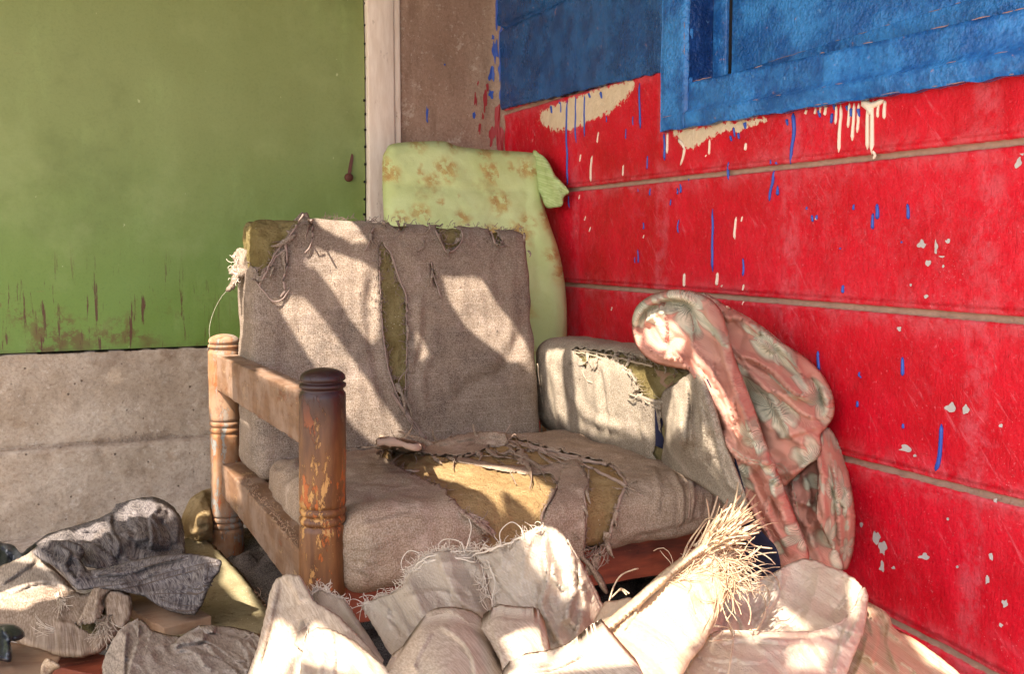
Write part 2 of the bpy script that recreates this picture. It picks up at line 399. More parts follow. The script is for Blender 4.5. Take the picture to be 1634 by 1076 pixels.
def m_red():
    t = NT('red_enamel_paint', .4, .3)
    n1 = t.noise(5, 4); col = t.mix(t.step(n1, .35, .65), srgb(194, 2, 24), srgb(212, 8, 36))
    # chalky scuffs, stretched a little along the trowel strokes
    v = t.map(t.map(t.obj, (1, 1, 1), (R(-35), 0, 0)), (1, 1, 2.2))
    sc = t.noise(9, 8, .72, v, .6); big = t.noise(3.2, 2, .5)
    g = t.math('MULTIPLY', t.step(sc, .53, .68), t.step(big, .42, .66))
    col = t.mix(t.math('MULTIPLY', g, .42), col, srgb(206, 84, 96))
    st = t.noise(14, 7, .7, t.map(t.map(t.obj, (1, 1, 1), (R(28), 0, 0)), (1, 4, .7)))
    col = t.mix(t.math('MULTIPLY', t.step(st, .62, .72), .35), col, srgb(226, 140, 145))
    y_ = t.sep(t.obj)[1]; vm = t.math('PINGPONG', t.math('ADD', y_, t.math('MULTIPLY', t.noise(5, 3), .05)), .23); vmm = t.math('MULTIPLY', t.step(vm, .035, .012), t.step(t.noise(16, 8, .75), .42, .6)); col = t.mix(t.math('MULTIPLY', vmm, .45), col, srgb(206, 96, 104))
    rb = t.math('MULTIPLY', t.step(t.noise(2.1, 3, .6, t.map(t.obj, (1, 1, 1), (0, 0, 0), (2, 7, 1))), .5, .62), t.step(t.noise(34, 9, .8), .44, .62)); col = t.mix(t.math('MULTIPLY', rb, .4), col, srgb(200, 72, 80))
    edge = t.attr('edge')  # worn block edges next to the joints
    en = t.math('MULTIPLY', edge, t.step(t.noise(22, 8, .75), .40, .62)); col = t.mix(t.math('MULTIPLY', en, .7), col, srgb(204, 90, 96))
    sp = t.vor(150); spm = t.math('MULTIPLY', t.math('LESS_THAN', sp, .10), t.step(t.noise(6, 3), .52, .62)); col = t.mix(t.math('MULTIPLY', spm, .35), col, srgb(240, 215, 210))
    dk = t.step(t.noise(30, 6, .7), .63, .72); col = t.mix(t.math('MULTIPLY', dk, .35), col, srgb(110, 20, 22))
    col = t.mix(t.math('MULTIPLY', t.step(t.noise(110, 4, .7), .5, .7), .3), col, srgb(150, 8, 20)); col = t.mix(t.math('MULTIPLY', t.step(t.noise(130, 4, .7, t.map(t.obj, (1, 1, 1), (0, 0, 0), (5, 5, 5))), .6, .74), .5), col, srgb(232, 120, 128))  # fine dark and pale mottling paints the shading of the pebbled surface
    tr = t.noise(16, 7, .75, t.map(t.map(t.obj, (1, 1, 1), (R(40), 0, 0)), (1, 5, .6))); col = t.mix(t.math('MULTIPLY', t.math('MULTIPLY', t.step(tr, .56, .66), t.step(t.noise(3.7, 2), .42, .58)), .4), col, srgb(226, 110, 118)); tr2 = t.noise(20, 7, .75, t.map(t.map(t.obj, (1, 1, 1), (R(-34), 0, 0)), (1, 5, .5), (0, 0, 0), (0, 2, 3))); col = t.mix(t.math('MULTIPLY', t.step(tr2, .60, .68), .3), col, srgb(150, 10, 20))
    gr = t.attr('groove'); gn = t.math('ADD', gr, t.math('MULTIPLY', t.math('SUBTRACT', t.noise(60, 4, .6), .5), .7))
    gd = t.mix(t.noise(45, 3), srgb(150, 115, 96), srgb(186, 152, 130)); col = t.mix(t.step(gn, .45, .6), col, gd)
    cr = t.attr('cream'); cn = t.math('ADD', cr, t.math('MULTIPLY', t.math('SUBTRACT', t.noise(38, 8, .75), .5), .045))
    col = t.mix(t.step(cn, -.0008, .0008), col, t.mix(t.noise(70, 4), srgb(206, 176, 142), srgb(232, 210, 178)))
    wa = t.attr('wash'); wv = t.noise(40, 8, .8, t.map(t.obj, (1, 3.5, 1), (R(12), 0, 0)))
    col = t.mix(t.math('MULTIPLY', t.step(t.math('ADD', wa, t.math('SUBTRACT', wv, .5)), .42, .56), .8), col, srgb(214, 160, 150))
    h = t.math('ADD', t.math('MULTIPLY', t.noise(95, 5, .7), 1.0), t.math('MULTIPLY', t.noise(26, 5, .6), .9))
    nr = t.bump(h, .0032, .85)
    nr = t.bump(t.math('SUBTRACT', 1, t.math('MULTIPLY', t.step(t.noise(30, 3, .6, t.map(t.obj, (1, 7, 1), (R(40), 0, 0))), .55, .62), 1)), .0008, .5, nr)
    ro = t.math('ADD', .28, t.math('MULTIPLY', t.noise(14, 4), .35)); ro = t.math('ADD', ro, t.math('MULTIPLY', g, .2))
    ro = t.math('ADD', ro, t.math('MULTIPLY', gr, .4))
    return t.done(col, ro, nr)
def m_blue(dark=False, teal=False):
    t = NT('recess_shade_blue_paint' if dark else 'blue_gloss_paint', .3, .5)
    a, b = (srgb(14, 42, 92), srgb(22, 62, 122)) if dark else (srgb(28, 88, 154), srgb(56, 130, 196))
    if teal: a, b = srgb(18, 62, 110), srgb(34, 88, 142)
    col = t.mix(t.step(t.noise(9, 8, .75), .40, .60), a, b)
    st = t.step(t.noise(55, 8, .8, t.map(t.obj, (1, 1.6, 1))), .58, .68); col = t.mix(t.math('MULTIPLY', st, .4), col, srgb(84, 150, 205))
    pz = t.step(t.noise(3.3, 5, .7), .5, .62); col = t.mix(t.math('MULTIPLY', pz, .45), col, srgb(20, 62, 116)); sp = t.step(t.noise(48, 7, .7), .64, .70); col = t.mix(t.math('MULTIPLY', sp, .7), col, srgb(190, 140, 130))
    dk = t.step(t.noise(26, 6, .75), .62, .74); col = t.mix(t.math('MULTIPLY', dk, .5), col, srgb(40, 52, 66))
    m = t.step(t.noise(2.8, 2), .38, .62)
    h = t.math('MULTIPLY', t.noise(130, 3, .5), t.math('ADD', .25, m)); h2 = t.math('MULTIPLY', t.noise(30, 3, .4), .2)
    nr = t.bump(t.math('ADD', h, h2), .004, 1)
    fl = t.math('MULTIPLY', t.step(t.noise(70, 6, .8, t.map(t.obj, (1, 1, 1), (0, 0, 0), (6, 1, 2))), .60, .66), t.step(t.noise(3.6, 3), .46, .58)); col = t.mix(t.math('MULTIPLY', fl, .55), col, srgb(120, 160, 200))  # light blue flecks painted as glints on the gloss
    col = t.mix(t.math('MULTIPLY', t.step(t.noise(120, 3, .6), .5, .72), .4), col, srgb(14, 44, 92))  # fine dark mottling puts the pebble shading into the colour
    return t.done(col, t.math('ADD', .1, t.math('MULTIPLY', t.noise(12, 4), .35)), nr)
def m_green_sheet():
    t = NT('green_sheet_metal_paint', .5, .4); z = t.sep(t.obj)[2]
    n = t.noise(1.6, 4, .6)
    k = t.step(t.math('ADD', z, t.math('MULTIPLY', t.math('SUBTRACT', n, .5), .5)), .0, .8)
    col = t.mix(k, srgb(104, 130, 50), srgb(128, 138, 78))
    col = t.mix(t.math('MULTIPLY', t.step(t.noise(5, 6, .7, t.map(t.obj, (1, 1, .35))), .5, .75), .35), col, srgb(150, 172, 100))
    col = t.mix(t.math('MULTIPLY', t.step(t.noise(3.1, 5, .65, t.map(t.obj, (1, 1, 1), (0, 0, 0), (3, 3, 3))), .5, .7), .35), col, srgb(88, 96, 40))
    low = t.math('SUBTRACT', .23, z)
    bl = t.noise(26, 9, .75); mk_ = t.math('MULTIPLY', t.step(t.math('ADD', bl, t.math('MULTIPLY', low, .9)), .60, .72), t.step(low, -.12, .14))
    cl = t.step(t.noise(4.5, 4, .6, t.map(t.obj, (1, 1, 1), (0, 0, 0), (1, 0, 5))), .46, .62)
    col = t.mix(t.math('MULTIPLY', t.math('MULTIPLY', mk_, cl), .8), col, srgb(98, 66, 30))
    x = t.sep(t.obj)[0]; lf = t.step(x, .38, .12)
    vs_ = t.noise(30, 6, .7, t.map(t.obj, (1.6, 1, .16))); vm = t.math('MULTIPLY', t.step(vs_, .57, .63), t.math('MULTIPLY', lf, t.step(low, -.1, .1)))
    col = t.mix(t.math('MULTIPLY', vm, .95), col, srgb(84, 44, 24))
    col = t.mix(t.math('MULTIPLY', t.step(t.noise(150, 5, .75), .45, .75), .22), col, srgb(70, 84, 34)); col = t.mix(t.math('MULTIPLY', t.step(t.noise(2.2, 6, .7, t.map(t.obj, (1, 1, 1), (0, 0, 0), (9, 2, 4))), .48, .66), .3), col, srgb(150, 160, 100))
    ps = t.math('MULTIPLY', t.step(t.noise(60, 3, .5, t.map(t.obj, (1, 1, .6))), .74, .77), .6); col = t.mix(ps, col, srgb(186, 192, 140))
    sc = t.math('MULTIPLY', t.step(t.noise(60, 4, .6, t.map(t.obj, (.3, 1, 2.5), (0, R(18), 0))), .70, .74), .4); col = t.mix(sc, col, srgb(130, 100, 58))
    nr = t.bump(t.noise(3.5, 3), .02, .35); nr = t.bump(t.noise(240, 2), .0005, .5, nr)
    return t.done(col, t.math('ADD', .38, t.math('MULTIPLY', n, .25)), nr)
def m_concrete(name, c1, c2, c3, pit=True, rough=.9, streak=False):
    t = NT(name, rough, .25)
    v = t.map(t.obj, (1, 1, .25)) if streak else t.obj
    col = t.mix(t.step(t.noise(4, 6, .65, v), .33, .66), c1, c2)
    col = t.mix(t.math('MULTIPLY', t.step(t.noise(11, 8, .7, v), .52, .68), .7), col, c3)
    col = t.mix(t.math('MULTIPLY', t.step(t.noise(17, 9, .75, t.map(t.obj, (1, 1, 1), (0, 0, 0), (5, 1, 2))), .58, .64), .45), col, srgb(206, 190, 172))
    col = t.mix(t.math('MULTIPLY', t.step(t.noise(120, 5, .75), .42, .7), .45), col, srgb(110, 84, 64)); col = t.mix(t.math('MULTIPLY', t.step(t.noise(70, 6, .8, t.map(t.obj, (1, 1, 1), (0, 0, 0), (7, 3, 1))), .56, .68), .45), col, srgb(214, 200, 184)); col = t.mix(t.math('MULTIPLY', t.step(t.noise(2.6, 5, .65), .5, .68), .4), col, srgb(126, 104, 86))
    h = t.math('ADD', t.noise(110, 6, .75), t.math('MULTIPLY', t.noise(16, 4), .5))
    if pit:
        p = t.vor(34); pm = t.math('MULTIPLY', t.step(p, .13, .06), t.step(t.noise(9, 2), .46, .56)); col = t.mix(t.math('MULTIPLY', pm, .75), col, srgb(70, 52, 42))
        h = t.math('SUBTRACT', h, t.math('MULTIPLY', pm, 1.5))
    return t.done(col, None, t.bump(h, .004, .7))
def m_wood(name, base, base2, chip, chip2, thr=.56, axis=2, rough=.5, dark=None, dust=None, top=None):
    t = NT(name, rough, .4); s = [1, 1, 1]; s[axis] = .16
    v = t.map(t.obj, tuple(s)); gr = t.noise(60, 6, .65, v)
    col = t.mix(t.step(gr, .3, .7), base, base2)
    s2 = [1, 1, 1]; s2[axis] = .38; cv = t.map(t.obj, tuple(s2), (0, 0, 0), (7, 2, 4))
    c1 = t.step(t.noise(24, 7, .7, cv), thr+.03, thr+.045); col = t.mix(c1, col, chip2)
    c = t.step(t.noise(30, 8, .75, t.map(t.obj, tuple(s2), (0, 0, 0), (1, 9, 3))), thr+.02, thr+.035); col = t.mix(c, col, chip)
    if dark is not None: col = t.mix(t.math('MULTIPLY', t.step(t.noise(9, 5, .7, v), .5, .66), .8), col, dark)
    if dust is not None: col = t.mix(t.math('MULTIPLY', t.step(t.noise(12, 7, .7), .4, .62), .75), col, dust)
    if top is not None:
        z = t.sep(t.obj)[2]; k = t.step(t.math('ADD', z, t.math('MULTIPLY', t.noise(14, 4), .1)), top[0], top[1]); col = t.mix(k, col, top[2])
    h = t.math('SUBTRACT', t.math('MULTIPLY', gr, .5), t.math('ADD', c, c1))
    ro = t.math('ADD', rough-.1, t.math('MULTIPLY', t.noise(20, 4), .3))
    return t.done(col, ro, t.bump(h, .0016, .7))
def weave(t, sc, vec=None, ax=('X', 'Y', 'Z')):
    h = None
    for a in ax:
        w_ = t.wave(sc, a, .6, vec, dsc=3); h = w_ if h is None else t.math('ADD', h, w_)
    return h
def m_fabric(name, a, b, dirt, sc=90, dash=False, rough=.95, bumpd=.0012, dirtk=.5, lite=None, uv=False, trans=0, wr=0, specks=.3):
    t = NT(name, rough, .12); V_ = t.uvo if uv else t.obj
    col = t.mix(t.step(t.noise(3.5, 5, .6), .34, .68), a, b)
    col = t.mix(t.math('MULTIPLY', t.step(t.noise(8, 7, .7), .47, .68), dirtk), col, dirt)
    if lite is not None: col = t.mix(t.math('MULTIPLY', t.step(t.noise(13, 7, .7, t.map(t.obj, (1, 1, 1), (0, 0, 0), (4, 4, 1))), .54, .7), .6), col, lite)
    fine = t.noise(380, 2, .6, V_); col = t.mix(.22, col, t.mix(t.step(fine, .3, .7), srgb(60, 46, 38), srgb(225, 208, 190))); col = t.mix(t.math('MULTIPLY', t.step(t.noise(60, 6, .8), .5, .72), .35), col, dirt)
    if dash:
        z = t.sep(t.obj)[2]; ph = t.math('FRACT', t.math('MULTIPLY', z, 31.0)); ln = t.math('LESS_THAN', ph, .055)
        dn = t.step(t.noise(70, 3, .6, t.map(t.obj, (.7, .7, 2))), .47, .55); dm = t.math('MULTIPLY', ln, dn); col = t.mix(t.math('MULTIPLY', dm, .2), col, srgb(196, 176, 160))
    if specks:
        sp_ = t.math('MULTIPLY', t.math('LESS_THAN', t.vor(210), .13), t.step(t.noise(11, 2), .5, .6)); col = t.mix(t.math('MULTIPLY', sp_, specks*1.6), col, srgb(60, 42, 32))
    if dash:
        ck = t.math('MULTIPLY', t.wave(60, 'X', .8, dsc=2), t.wave(60, 'Z', .8, dsc=2)); col = t.mix(t.math('MULTIPLY', ck, .10), col, srgb(176, 158, 138))
    h = weave(t, sc, V_, ('X', 'Y') if uv else ('X', 'Y', 'Z')); h = t.math('ADD', t.math('MULTIPLY', h, .0 if uv else .22), t.math('MULTIPLY', t.noise(230, 4, .65), 1.3))
    nr = t.bump(h, bumpd, .6); nr = t.bump(t.noise(16, 5, .55), .008, .45, nr)
    if wr: nr = t.bump(t.noise(22, 5, .55, t.map(V_, (1, 1.5, 1), (0, 0, R(20))), .3), wr, .6, nr)
    return t.done(col, None, nr, trans)
def m_foam(name, a, b, c, sc=1.0, depth=.006):
    t = NT(name, 1, .05)
    col = t.mix(t.step(t.noise(9, 6, .65), .35, .65), a, b); col = t.mix(t.math('MULTIPLY', t.step(t.noise(40, 6, .75), .55, .7), .6), col, c)
    col = t.mix(t.math('MULTIPLY', t.step(t.noise(170, 4, .7), .5, .75), .35), col, srgb(90, 62, 30))
    sp_ = t.math('LESS_THAN', t.vor(130), .1); col = t.mix(t.math('MULTIPLY', sp_, t.step(t.noise(14, 2), .52, .62)), col, srgb(236, 222, 196))
    h = t.math('ADD', t.noise(150*sc, 5, .75), t.math('MULTIPLY', t.noise(30*sc, 5, .7), 1.2))
    return t.done(col, None, t.bump(h, depth, .8))
def m_sack(name, a, b, gl=.35, sc=105, trans=.25):
    t = NT(name, gl, .7); u = t.uvo
    ua = t.map(u, (1, 1, 1), (0, 0, R(8)))
    wx = t.wave(sc, 'X', .5, ua, dsc=2); wy = t.wave(sc, 'Y', .5, ua, dsc=2)
    ck = t.math('MULTIPLY', wx, wy)
    col = t.mix(t.step(t.noise(5, 6, .6), .35, .65), a, b)
    col = t.mix(t.math('MULTIPLY', t.step(t.noise(10, 8, .7), .5, .68), .45), col, srgb(150, 120, 98))
    col = t.mix(t.math('MULTIPLY', ck, .10), col, srgb(250, 238, 226))
    rl = t.step(t.noise(24, 6, .7, t.map(u, (1, 3, 1), (0, 0, R(30)))), .55, .66)
    h = t.math('ADD', t.math('MULTIPLY', t.math('ADD', wx, wy), .05), t.math('MULTIPLY', t.noise(170, 4, .75), 1.6))
    nr = t.bump(h, .0022, .8); nr = t.bump(t.noise(26, 6, .6, t.map(u, (1, 1.6, 1), (0, 0, R(35))), .4), .010, .6, nr)
    ro = t.math('ADD', gl-.22, t.math('MULTIPLY', t.noise(60, 4, .7), .5))
    return t.done(col, ro, nr, trans)
def m_flower(name, ground, ground2, petal, petal2, vein, scale, petals=2.5, size=.42, stain=None, rib=0, soft=.04, gr=1.0, outl=.8, cover=1.0, wob=.016, mott=(60, .15, .42)):
    t = NT(name, .95, .12); u = t.uvo
    nz = t.n.new('ShaderNodeTexNoise'); nz.inputs['Scale'].default_value = 26; t.l.new(u, nz.inputs['Vector'])
    off = t.vmath('MULTIPLY', t.vmath('SUBTRACT', nz.outputs['Color'], (.5, .5, .5)), (wob, wob, 0))
    uu = t.vmath('ADD', u, off)
    def fl(scale, petals, size, shift):
        q = t.map(uu, (1, 1, 0), (0, 0, 0), shift)
        v = t.n.new('ShaderNodeTexVoronoi'); v.voronoi_dimensions = '2D'; v.inputs['Scale'].default_value = scale; v.inputs['Randomness'].default_value = .75; t.l.new(q, v.inputs['Vector'])
        dv = t.vmath('SUBTRACT', q, v.outputs['Position']); x, y, _ = t.sep(dv)
        th = t.math('ARCTAN2', y, x); cid = t.sep(v.outputs['Color'])
        th = t.math('ADD', th, t.math('MULTIPLY', cid[0], 6.28))
        r_ = t.math('MULTIPLY', t.math('SQRT', t.math('ADD', t.math('MULTIPLY', x, x), t.math('MULTIPLY', y, y))), scale)
        ps = t.math('ABSOLUTE', t.math('COSINE', t.math('MULTIPLY', th, petals))); ps = t.math('POWER', ps, .55)
        R_ = t.math('MULTIPLY', t.math('ADD', .35, t.math('MULTIPLY', ps, .65)), t.math('ADD', size*.72, t.math('MULTIPLY', cid[1], size*.45)))
        k = t.math('SUBTRACT', R_, r_)
        vv = t.math('ABSOLUTE', t.math('SINE', t.math('MULTIPLY', th, 17)))
        return k, r_, vv, cid
    k, r_, vv, cid = fl(scale, petals, size, (0, 0, 0))
    col = t.mix(t.step(t.noise(6, 5, .6, u), .35, .65), ground, ground2)
    m = t.step(k, 0, soft); on = t.math('LESS_THAN', cid[2], cover); m = t.math('MULTIPLY', m, on); m = t.math('MULTIPLY', m, t.step(t.noise(mott[0], 5, .7, u), mott[1], mott[2]))
    pc = t.mix(t.step(t.noise(45, 4, .6, u), .38, .62), petal, petal2)
    col = t.mix(m, col, pc)
    vm = t.math('MULTIPLY', t.math('MULTIPLY', m, t.step(vv, .75, .95)), t.step(r_, size*.85, size*.1)); col = t.mix(t.math('MULTIPLY', vm, .8), col, vein)
    ol = t.math('MULTIPLY', t.math('MULTIPLY', t.step(k, -.02, .0), t.step(k, soft*1.6, soft*.3)), on); col = t.mix(t.math('MULTIPLY', ol, outl), col, vein if outl < .5 else srgb(228, 206, 180))
    k2, r2, vv2, c2 = fl(scale*2.1, 1.5, size*.8, (.31, .17, 0)); m2 = t.math('MULTIPLY', t.step(k2, 0, soft), t.math('LESS_THAN', c2[2], .2*cover)); m2 = t.math('MULTIPLY', m2, t.math('SUBTRACT', 1, m))
    col = t.mix(t.math('MULTIPLY', m2, .85), col, petal2)
    if stain is not None:
        col = t.mix(t.math('MULTIPLY', t.step(t.noise(7, 7, .7, u), .56, .72), .55), col, stain)
    else: col = t.mix(t.math('MULTIPLY', t.step(t.noise(8, 7, .7, u), .5, .72), .35), col, srgb(170, 140, 112))
    h = t.math('MULTIPLY', t.noise(300, 3), 1.0)
    if rib: h = t.math('ADD', h, t.wave(rib, 'DIAGONAL', .4, u))
    nr = t.bump(h, .0010, .6); nr = t.bump(t.noise(22, 5), .006, .4, nr)
    return t.done(col, None, nr)
def m_plain(name, c, rough=.6, c2=None, spec=.4, bumpd=.001, sc=60):
    t = NT(name, rough, spec); col = t.mix(t.noise(sc*.3, 5, .6), c, c2 or c)
    return t.done(col, None, t.bump(t.noise(sc, 4, .6), bumpd, .7))
M = {}
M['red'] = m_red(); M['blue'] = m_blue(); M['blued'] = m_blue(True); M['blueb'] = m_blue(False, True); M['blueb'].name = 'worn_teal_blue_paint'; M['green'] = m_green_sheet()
M['conc'] = m_concrete('bare_concrete', srgb(164, 144, 122), srgb(190, 172, 152), srgb(142, 118, 94))
M['column'] = m_concrete('brown_cement', srgb(146, 116, 98), srgb(172, 146, 126), srgb(126, 98, 80), pit=False, streak=True)
M['post'] = m_wood('cream_painted_timber', srgb(216, 196, 176), srgb(232, 216, 198), srgb(190, 162, 138), srgb(204, 184, 166), .60, 2, .7)
M['leg'] = m_wood('worn_varnished_wood', srgb(84, 48, 22), srgb(122, 78, 40), srgb(178, 128, 70), srgb(160, 82, 30), .53, 2, .38, srgb(60, 32, 24), None, (.42, .58, srgb(44, 20, 16)))
M['legr'] = m_wood('dusty_turned_wood', srgb(128, 80, 44), srgb(150, 104, 64), srgb(126, 122, 112), srgb(150, 74, 32), .52, 2, .7, None, srgb(146, 116, 90))
M['rail'] = m_wood('dusty_rail_wood', srgb(100, 68, 44), srgb(122, 88, 60), srgb(146, 112, 76), srgb(112, 66, 36), .57, 1, .65, None, srgb(140, 114, 94))
M['railr'] = m_wood('red_brown_wood', srgb(122, 54, 34), srgb(150, 74, 46), srgb(168, 96, 60), srgb(96, 42, 28), .6, 0, .55, srgb(66, 34, 26))
M['fab'] = m_fabric('taupe_upholstery', srgb(106, 87, 69), srgb(130, 109, 88), srgb(72, 56, 43), 80, True, lite=srgb(146, 126, 112), dirtk=.75)
M['fabs'] = m_fabric('brown_seat_fabric', srgb(130, 104, 80), srgb(146, 120, 94), srgb(100, 78, 57), 80, dirtk=.45, lite=srgb(190, 164, 142))
M['faba'] = m_fabric('beige_arm_fabric', srgb(126, 110, 88), srgb(146, 130, 106), srgb(92, 76, 58), 80, dirtk=.7, lite=srgb(166, 146, 124))
M['foamo'] = m_foam('olive_foam', srgb(112, 96, 58), srgb(146, 130, 88), srgb(66, 50, 30), 1, .014)
M['foamb'] = m_foam('brown_crumbling_foam', srgb(156, 124, 82), srgb(172, 142, 98), srgb(110, 82, 50), 1, .014)
M['thread'] = m_plain('loose_threads', srgb(216, 200, 178), .9, srgb(182, 160, 138), .1)
M['floral'] = m_flower('faded_floral_cloth', srgb(184, 126, 106), srgb(196, 144, 122), srgb(210, 192, 162), srgb(180, 172, 146), srgb(98, 102, 84), 12, 2.5, .50, rib=130, soft=.09, outl=.3)
M['matt'] = m_flower('printed_green_cover', srgb(186, 192, 128), srgb(198, 204, 144), srgb(190, 172, 106), srgb(176, 142, 86), srgb(156, 112, 66), 11, .001, .46, stain=srgb(158, 130, 80), soft=.35, outl=.0, cover=.8, wob=.05, mott=(48, .40, .54))
M['sack'] = m_sack('woven_plastic_sack', srgb(178, 156, 132), srgb(198, 178, 154))
M['sackp'] = m_sack('pinkish_woven_sack', srgb(206, 180, 152), srgb(220, 198, 172), .32)
M['sackw'] = m_sack('cream_woven_sack', srgb(214, 182, 142), srgb(226, 200, 164), .5, 120, .3)
M['canvas'] = m_fabric('cream_canvas', srgb(176, 150, 124), srgb(190, 168, 142), srgb(146, 120, 96), 90, dirtk=.3, wr=.004, uv=True, specks=.5)
M['canvas2'] = m_fabric('tan_canvas', srgb(176, 142, 106), srgb(190, 158, 122), srgb(148, 116, 84), 90, dirtk=.4, wr=.006, uv=True)
M['trous'] = m_fabric('grey_beige_cotton', srgb(136, 118, 100), srgb(152, 134, 116), srgb(106, 88, 74), 90, dirtk=.35, wr=.004, uv=True)
M['jean'] = m_fabric('faded_grey_denim', srgb(46, 42, 46), srgb(70, 63, 66), srgb(70, 55, 45), 70, dirtk=.6, lite=srgb(102, 92, 90), wr=.012, uv=True)
M['dusty'] = m_fabric('dusty_cushion_cover', srgb(130, 106, 84), srgb(148, 124, 100), srgb(98, 74, 56), 80, dirtk=.5, uv=True)
M['navy'] = m_plain('navy_lining', srgb(28, 28, 48), .8, srgb(44, 42, 60), .2)
M['black'] = m_plain('black_plastic_film', srgb(22, 22, 25), .35, srgb(46, 47, 52), .5, .004, 30)
M['stone'] = m_foam('yellow_stone', srgb(140, 116, 80), srgb(168, 144, 106), srgb(104, 80, 54), .5, .012)
M['slab'] = m_foam('dirty_yellow_board', srgb(134, 118, 86), srgb(152, 138, 104), srgb(98, 78, 54), .5, .004)
M['plank'] = m_wood('dusty_brown_board', srgb(132, 98, 72), srgb(156, 122, 92), srgb(170, 140, 108), srgb(112, 78, 54), .58, 0, .8, None, srgb(150, 122, 96))
M['dirt'] = m_concrete('dry_dirt', srgb(164, 150, 136), srgb(186, 172, 158), srgb(136, 118, 100), pit=False)
M['dripb'] = m_plain('blue_paint_drip', srgb(36, 66, 150), .35, srgb(50, 84, 168)); M['dripw'] = m_plain('cream_paint_drip', srgb(238, 220, 196), .5, srgb(222, 200, 176))
M['flake'] = m_plain('bare_grey_plaster', srgb(196, 188, 178), .9, srgb(176, 168, 160)); M['gap'] = m_plain('dark_gap', srgb(22, 18, 20), .9); M['rust'] = m_plain('rusty_bolt', srgb(70, 34, 26), .7, srgb(98, 50, 36))
M['light_mask'] = m_plain('light_mask_sheet', srgb(120, 110, 100), .8, srgb(150, 136, 122))
# ================================================================ setting
XW = 1.32; YB = 3.0
def grid(nu, nv):
    return [(i*(nv+1)+j, (i+1)*(nv+1)+j, (i+1)*(nv+1)+j+1, i*(nv+1)+j+1) for i in range(nu) for j in range(nv)]
gx = np.concatenate([np.linspace(-25, -1.6, 12), np.linspace(-1.5, 2.2, 140), np.linspace(2.4, 25, 10)]); gy = np.concatenate([np.linspace(-25, -.4, 14), np.linspace(-.3, 3.4, 140), np.linspace(3.6, 25, 10)])
A, B = np.meshgrid(gx, gy, indexing='ij'); P = np.stack([A.ravel(), B.ravel(), 0*A.ravel()], -1)
P[:, 2] = fbm(P*3, 4)*.008-.004-.045*np.clip((P[:, 1]-2.3)/.4, 0, 1)*np.clip((.45-P[:, 0])/.3, 0, 1)
tag(mk('ground', P, grid(len(gx)-1, len(gy)-1), M['dirt']), kind='structure')

# ---- painted block wall on the right
def wline(a, b, X=XW):
    p, q = onX(*a, X), onX(*b, X); k = (q[2]-p[2])/(q[1]-p[1])
    return lambda Y: p[2]+k*(np.asarray(Y)-p[1])
G = [wline((1424, 992), (1575, 1072)), wline((1353, 734), (1627, 804)), wline((904, 454), (1632, 512)), wline((904, 303.6), (1627, 226))]
zg = [lambda Y: 2*G[0](Y)-G[1](Y)]+G+[lambda Y: 2*G[3](Y)-G[2](Y)]
wall = thing('painted_block_wall', 'red and blue painted block wall with pale joints, drips and worn paint', 'wall', (XW, 1.6, 0))
blue_lo = wline((808, 173), (1052, 116)); band_lo = wline((1052, 208), (1637, 113), XW-.025); band_up = wline((1092, 132), (1637, 11), XW-.025)
band_mid = wline((1055, 186), (1634, 76), XW-.025)
Yl = onX(808, 173, XW)[1]; Yv = onX(1052, 208, XW-.025)[1]; Yr = onX(1092, 132, XW-.025)[1]
ys = np.concatenate([np.linspace(.15, .9, 60), np.arange(.906, 3.03, .006)])
offs = np.array([-.016, -.011, -.008, -.0065, -.005, -.0025, 0, .0025, .005, .0065, .008, .011, .016])
rows = []; kn = [None]+zg+[None]
Z = []
for s in range(len(kn)-1):
    lo = kn[s](ys) if kn[s] else np.full_like(ys, -.05); hi = kn[s+1](ys) if kn[s+1] else np.full_like(ys, 2.3)
    a = lo+(offs[-1] if kn[s] else 0); b = hi+(offs[0] if kn[s+1] else 0); n = 34
    for k in range(n+1):
        if k == n and not kn[s+1]: Z.append(b); break
        if k == n: break
        Z.append(a+(b-a)*k/n)
    if kn[s+1]:
        for o in offs: Z.append(hi+o)
Z = np.array(Z).T; nz_ = Z.shape[1]
YY = np.repeat(ys[:, None], nz_, 1); P = np.stack([np.zeros(Z.size), YY.ravel(), Z.ravel()], -1)
gd = np.min([np.abs(P[:, 2]-g(P[:, 1])) for g in zg], axis=0)
def wnoise(P):
    Q = np.asarray(P, float)*np.array([0, 1, 1])
    return fbm(Q*3.2, 3)*.0045+fbm(Q*22+4, 3)*.0016+np.abs(perlin(Q*np.array([1, 9, 5])+3))*.0016
gdn = gd+perlin(P*40)*.0012
sm = lambda x, a, b: np.clip((x-a)/(b-a), 0, 1)**2*(3-2*np.clip((x-a)/(b-a), 0, 1))
dX = -wnoise(P)+.010*(1-sm(gdn, .0035, .0075))-.0025*np.exp(-((gd-.012)/.006)**2)
P[:, 0] = XW+dX
px = proj(P)
def sdf(poly, st=3):
    q = resample(crom(poly, 4, True), st, True); d, _, _ = pdist(px, q, True); return np.where(inpoly(px, q), d, -d)/1000
sel = (px[:, 0] > 780) & (px[:, 0] < 1300) & (px[:, 1] < 330) & (px[:, 1] > 60)
cream = np.full(len(P), -.1); pxs = px[sel]; px_all = px; px = pxs
c = np.maximum(sdf([(868, 176), (905, 160), (960, 142), (1012, 128), (1003, 150), (985, 172), (955, 186), (928, 200), (900, 208), (875, 203), (860, 190)]),
    sdf([(1072, 209), (1110, 205), (1160, 195), (1215, 188), (1222, 194), (1180, 206), (1148, 212), (1120, 226), (1108, 236), (1094, 236), (1085, 222)]))
wash = np.clip(sdf([(812, 180), (862, 165), (885, 190), (905, 215), (890, 240), (855, 250), (825, 235), (808, 205)])/.012+.5, 0, 1)*.62
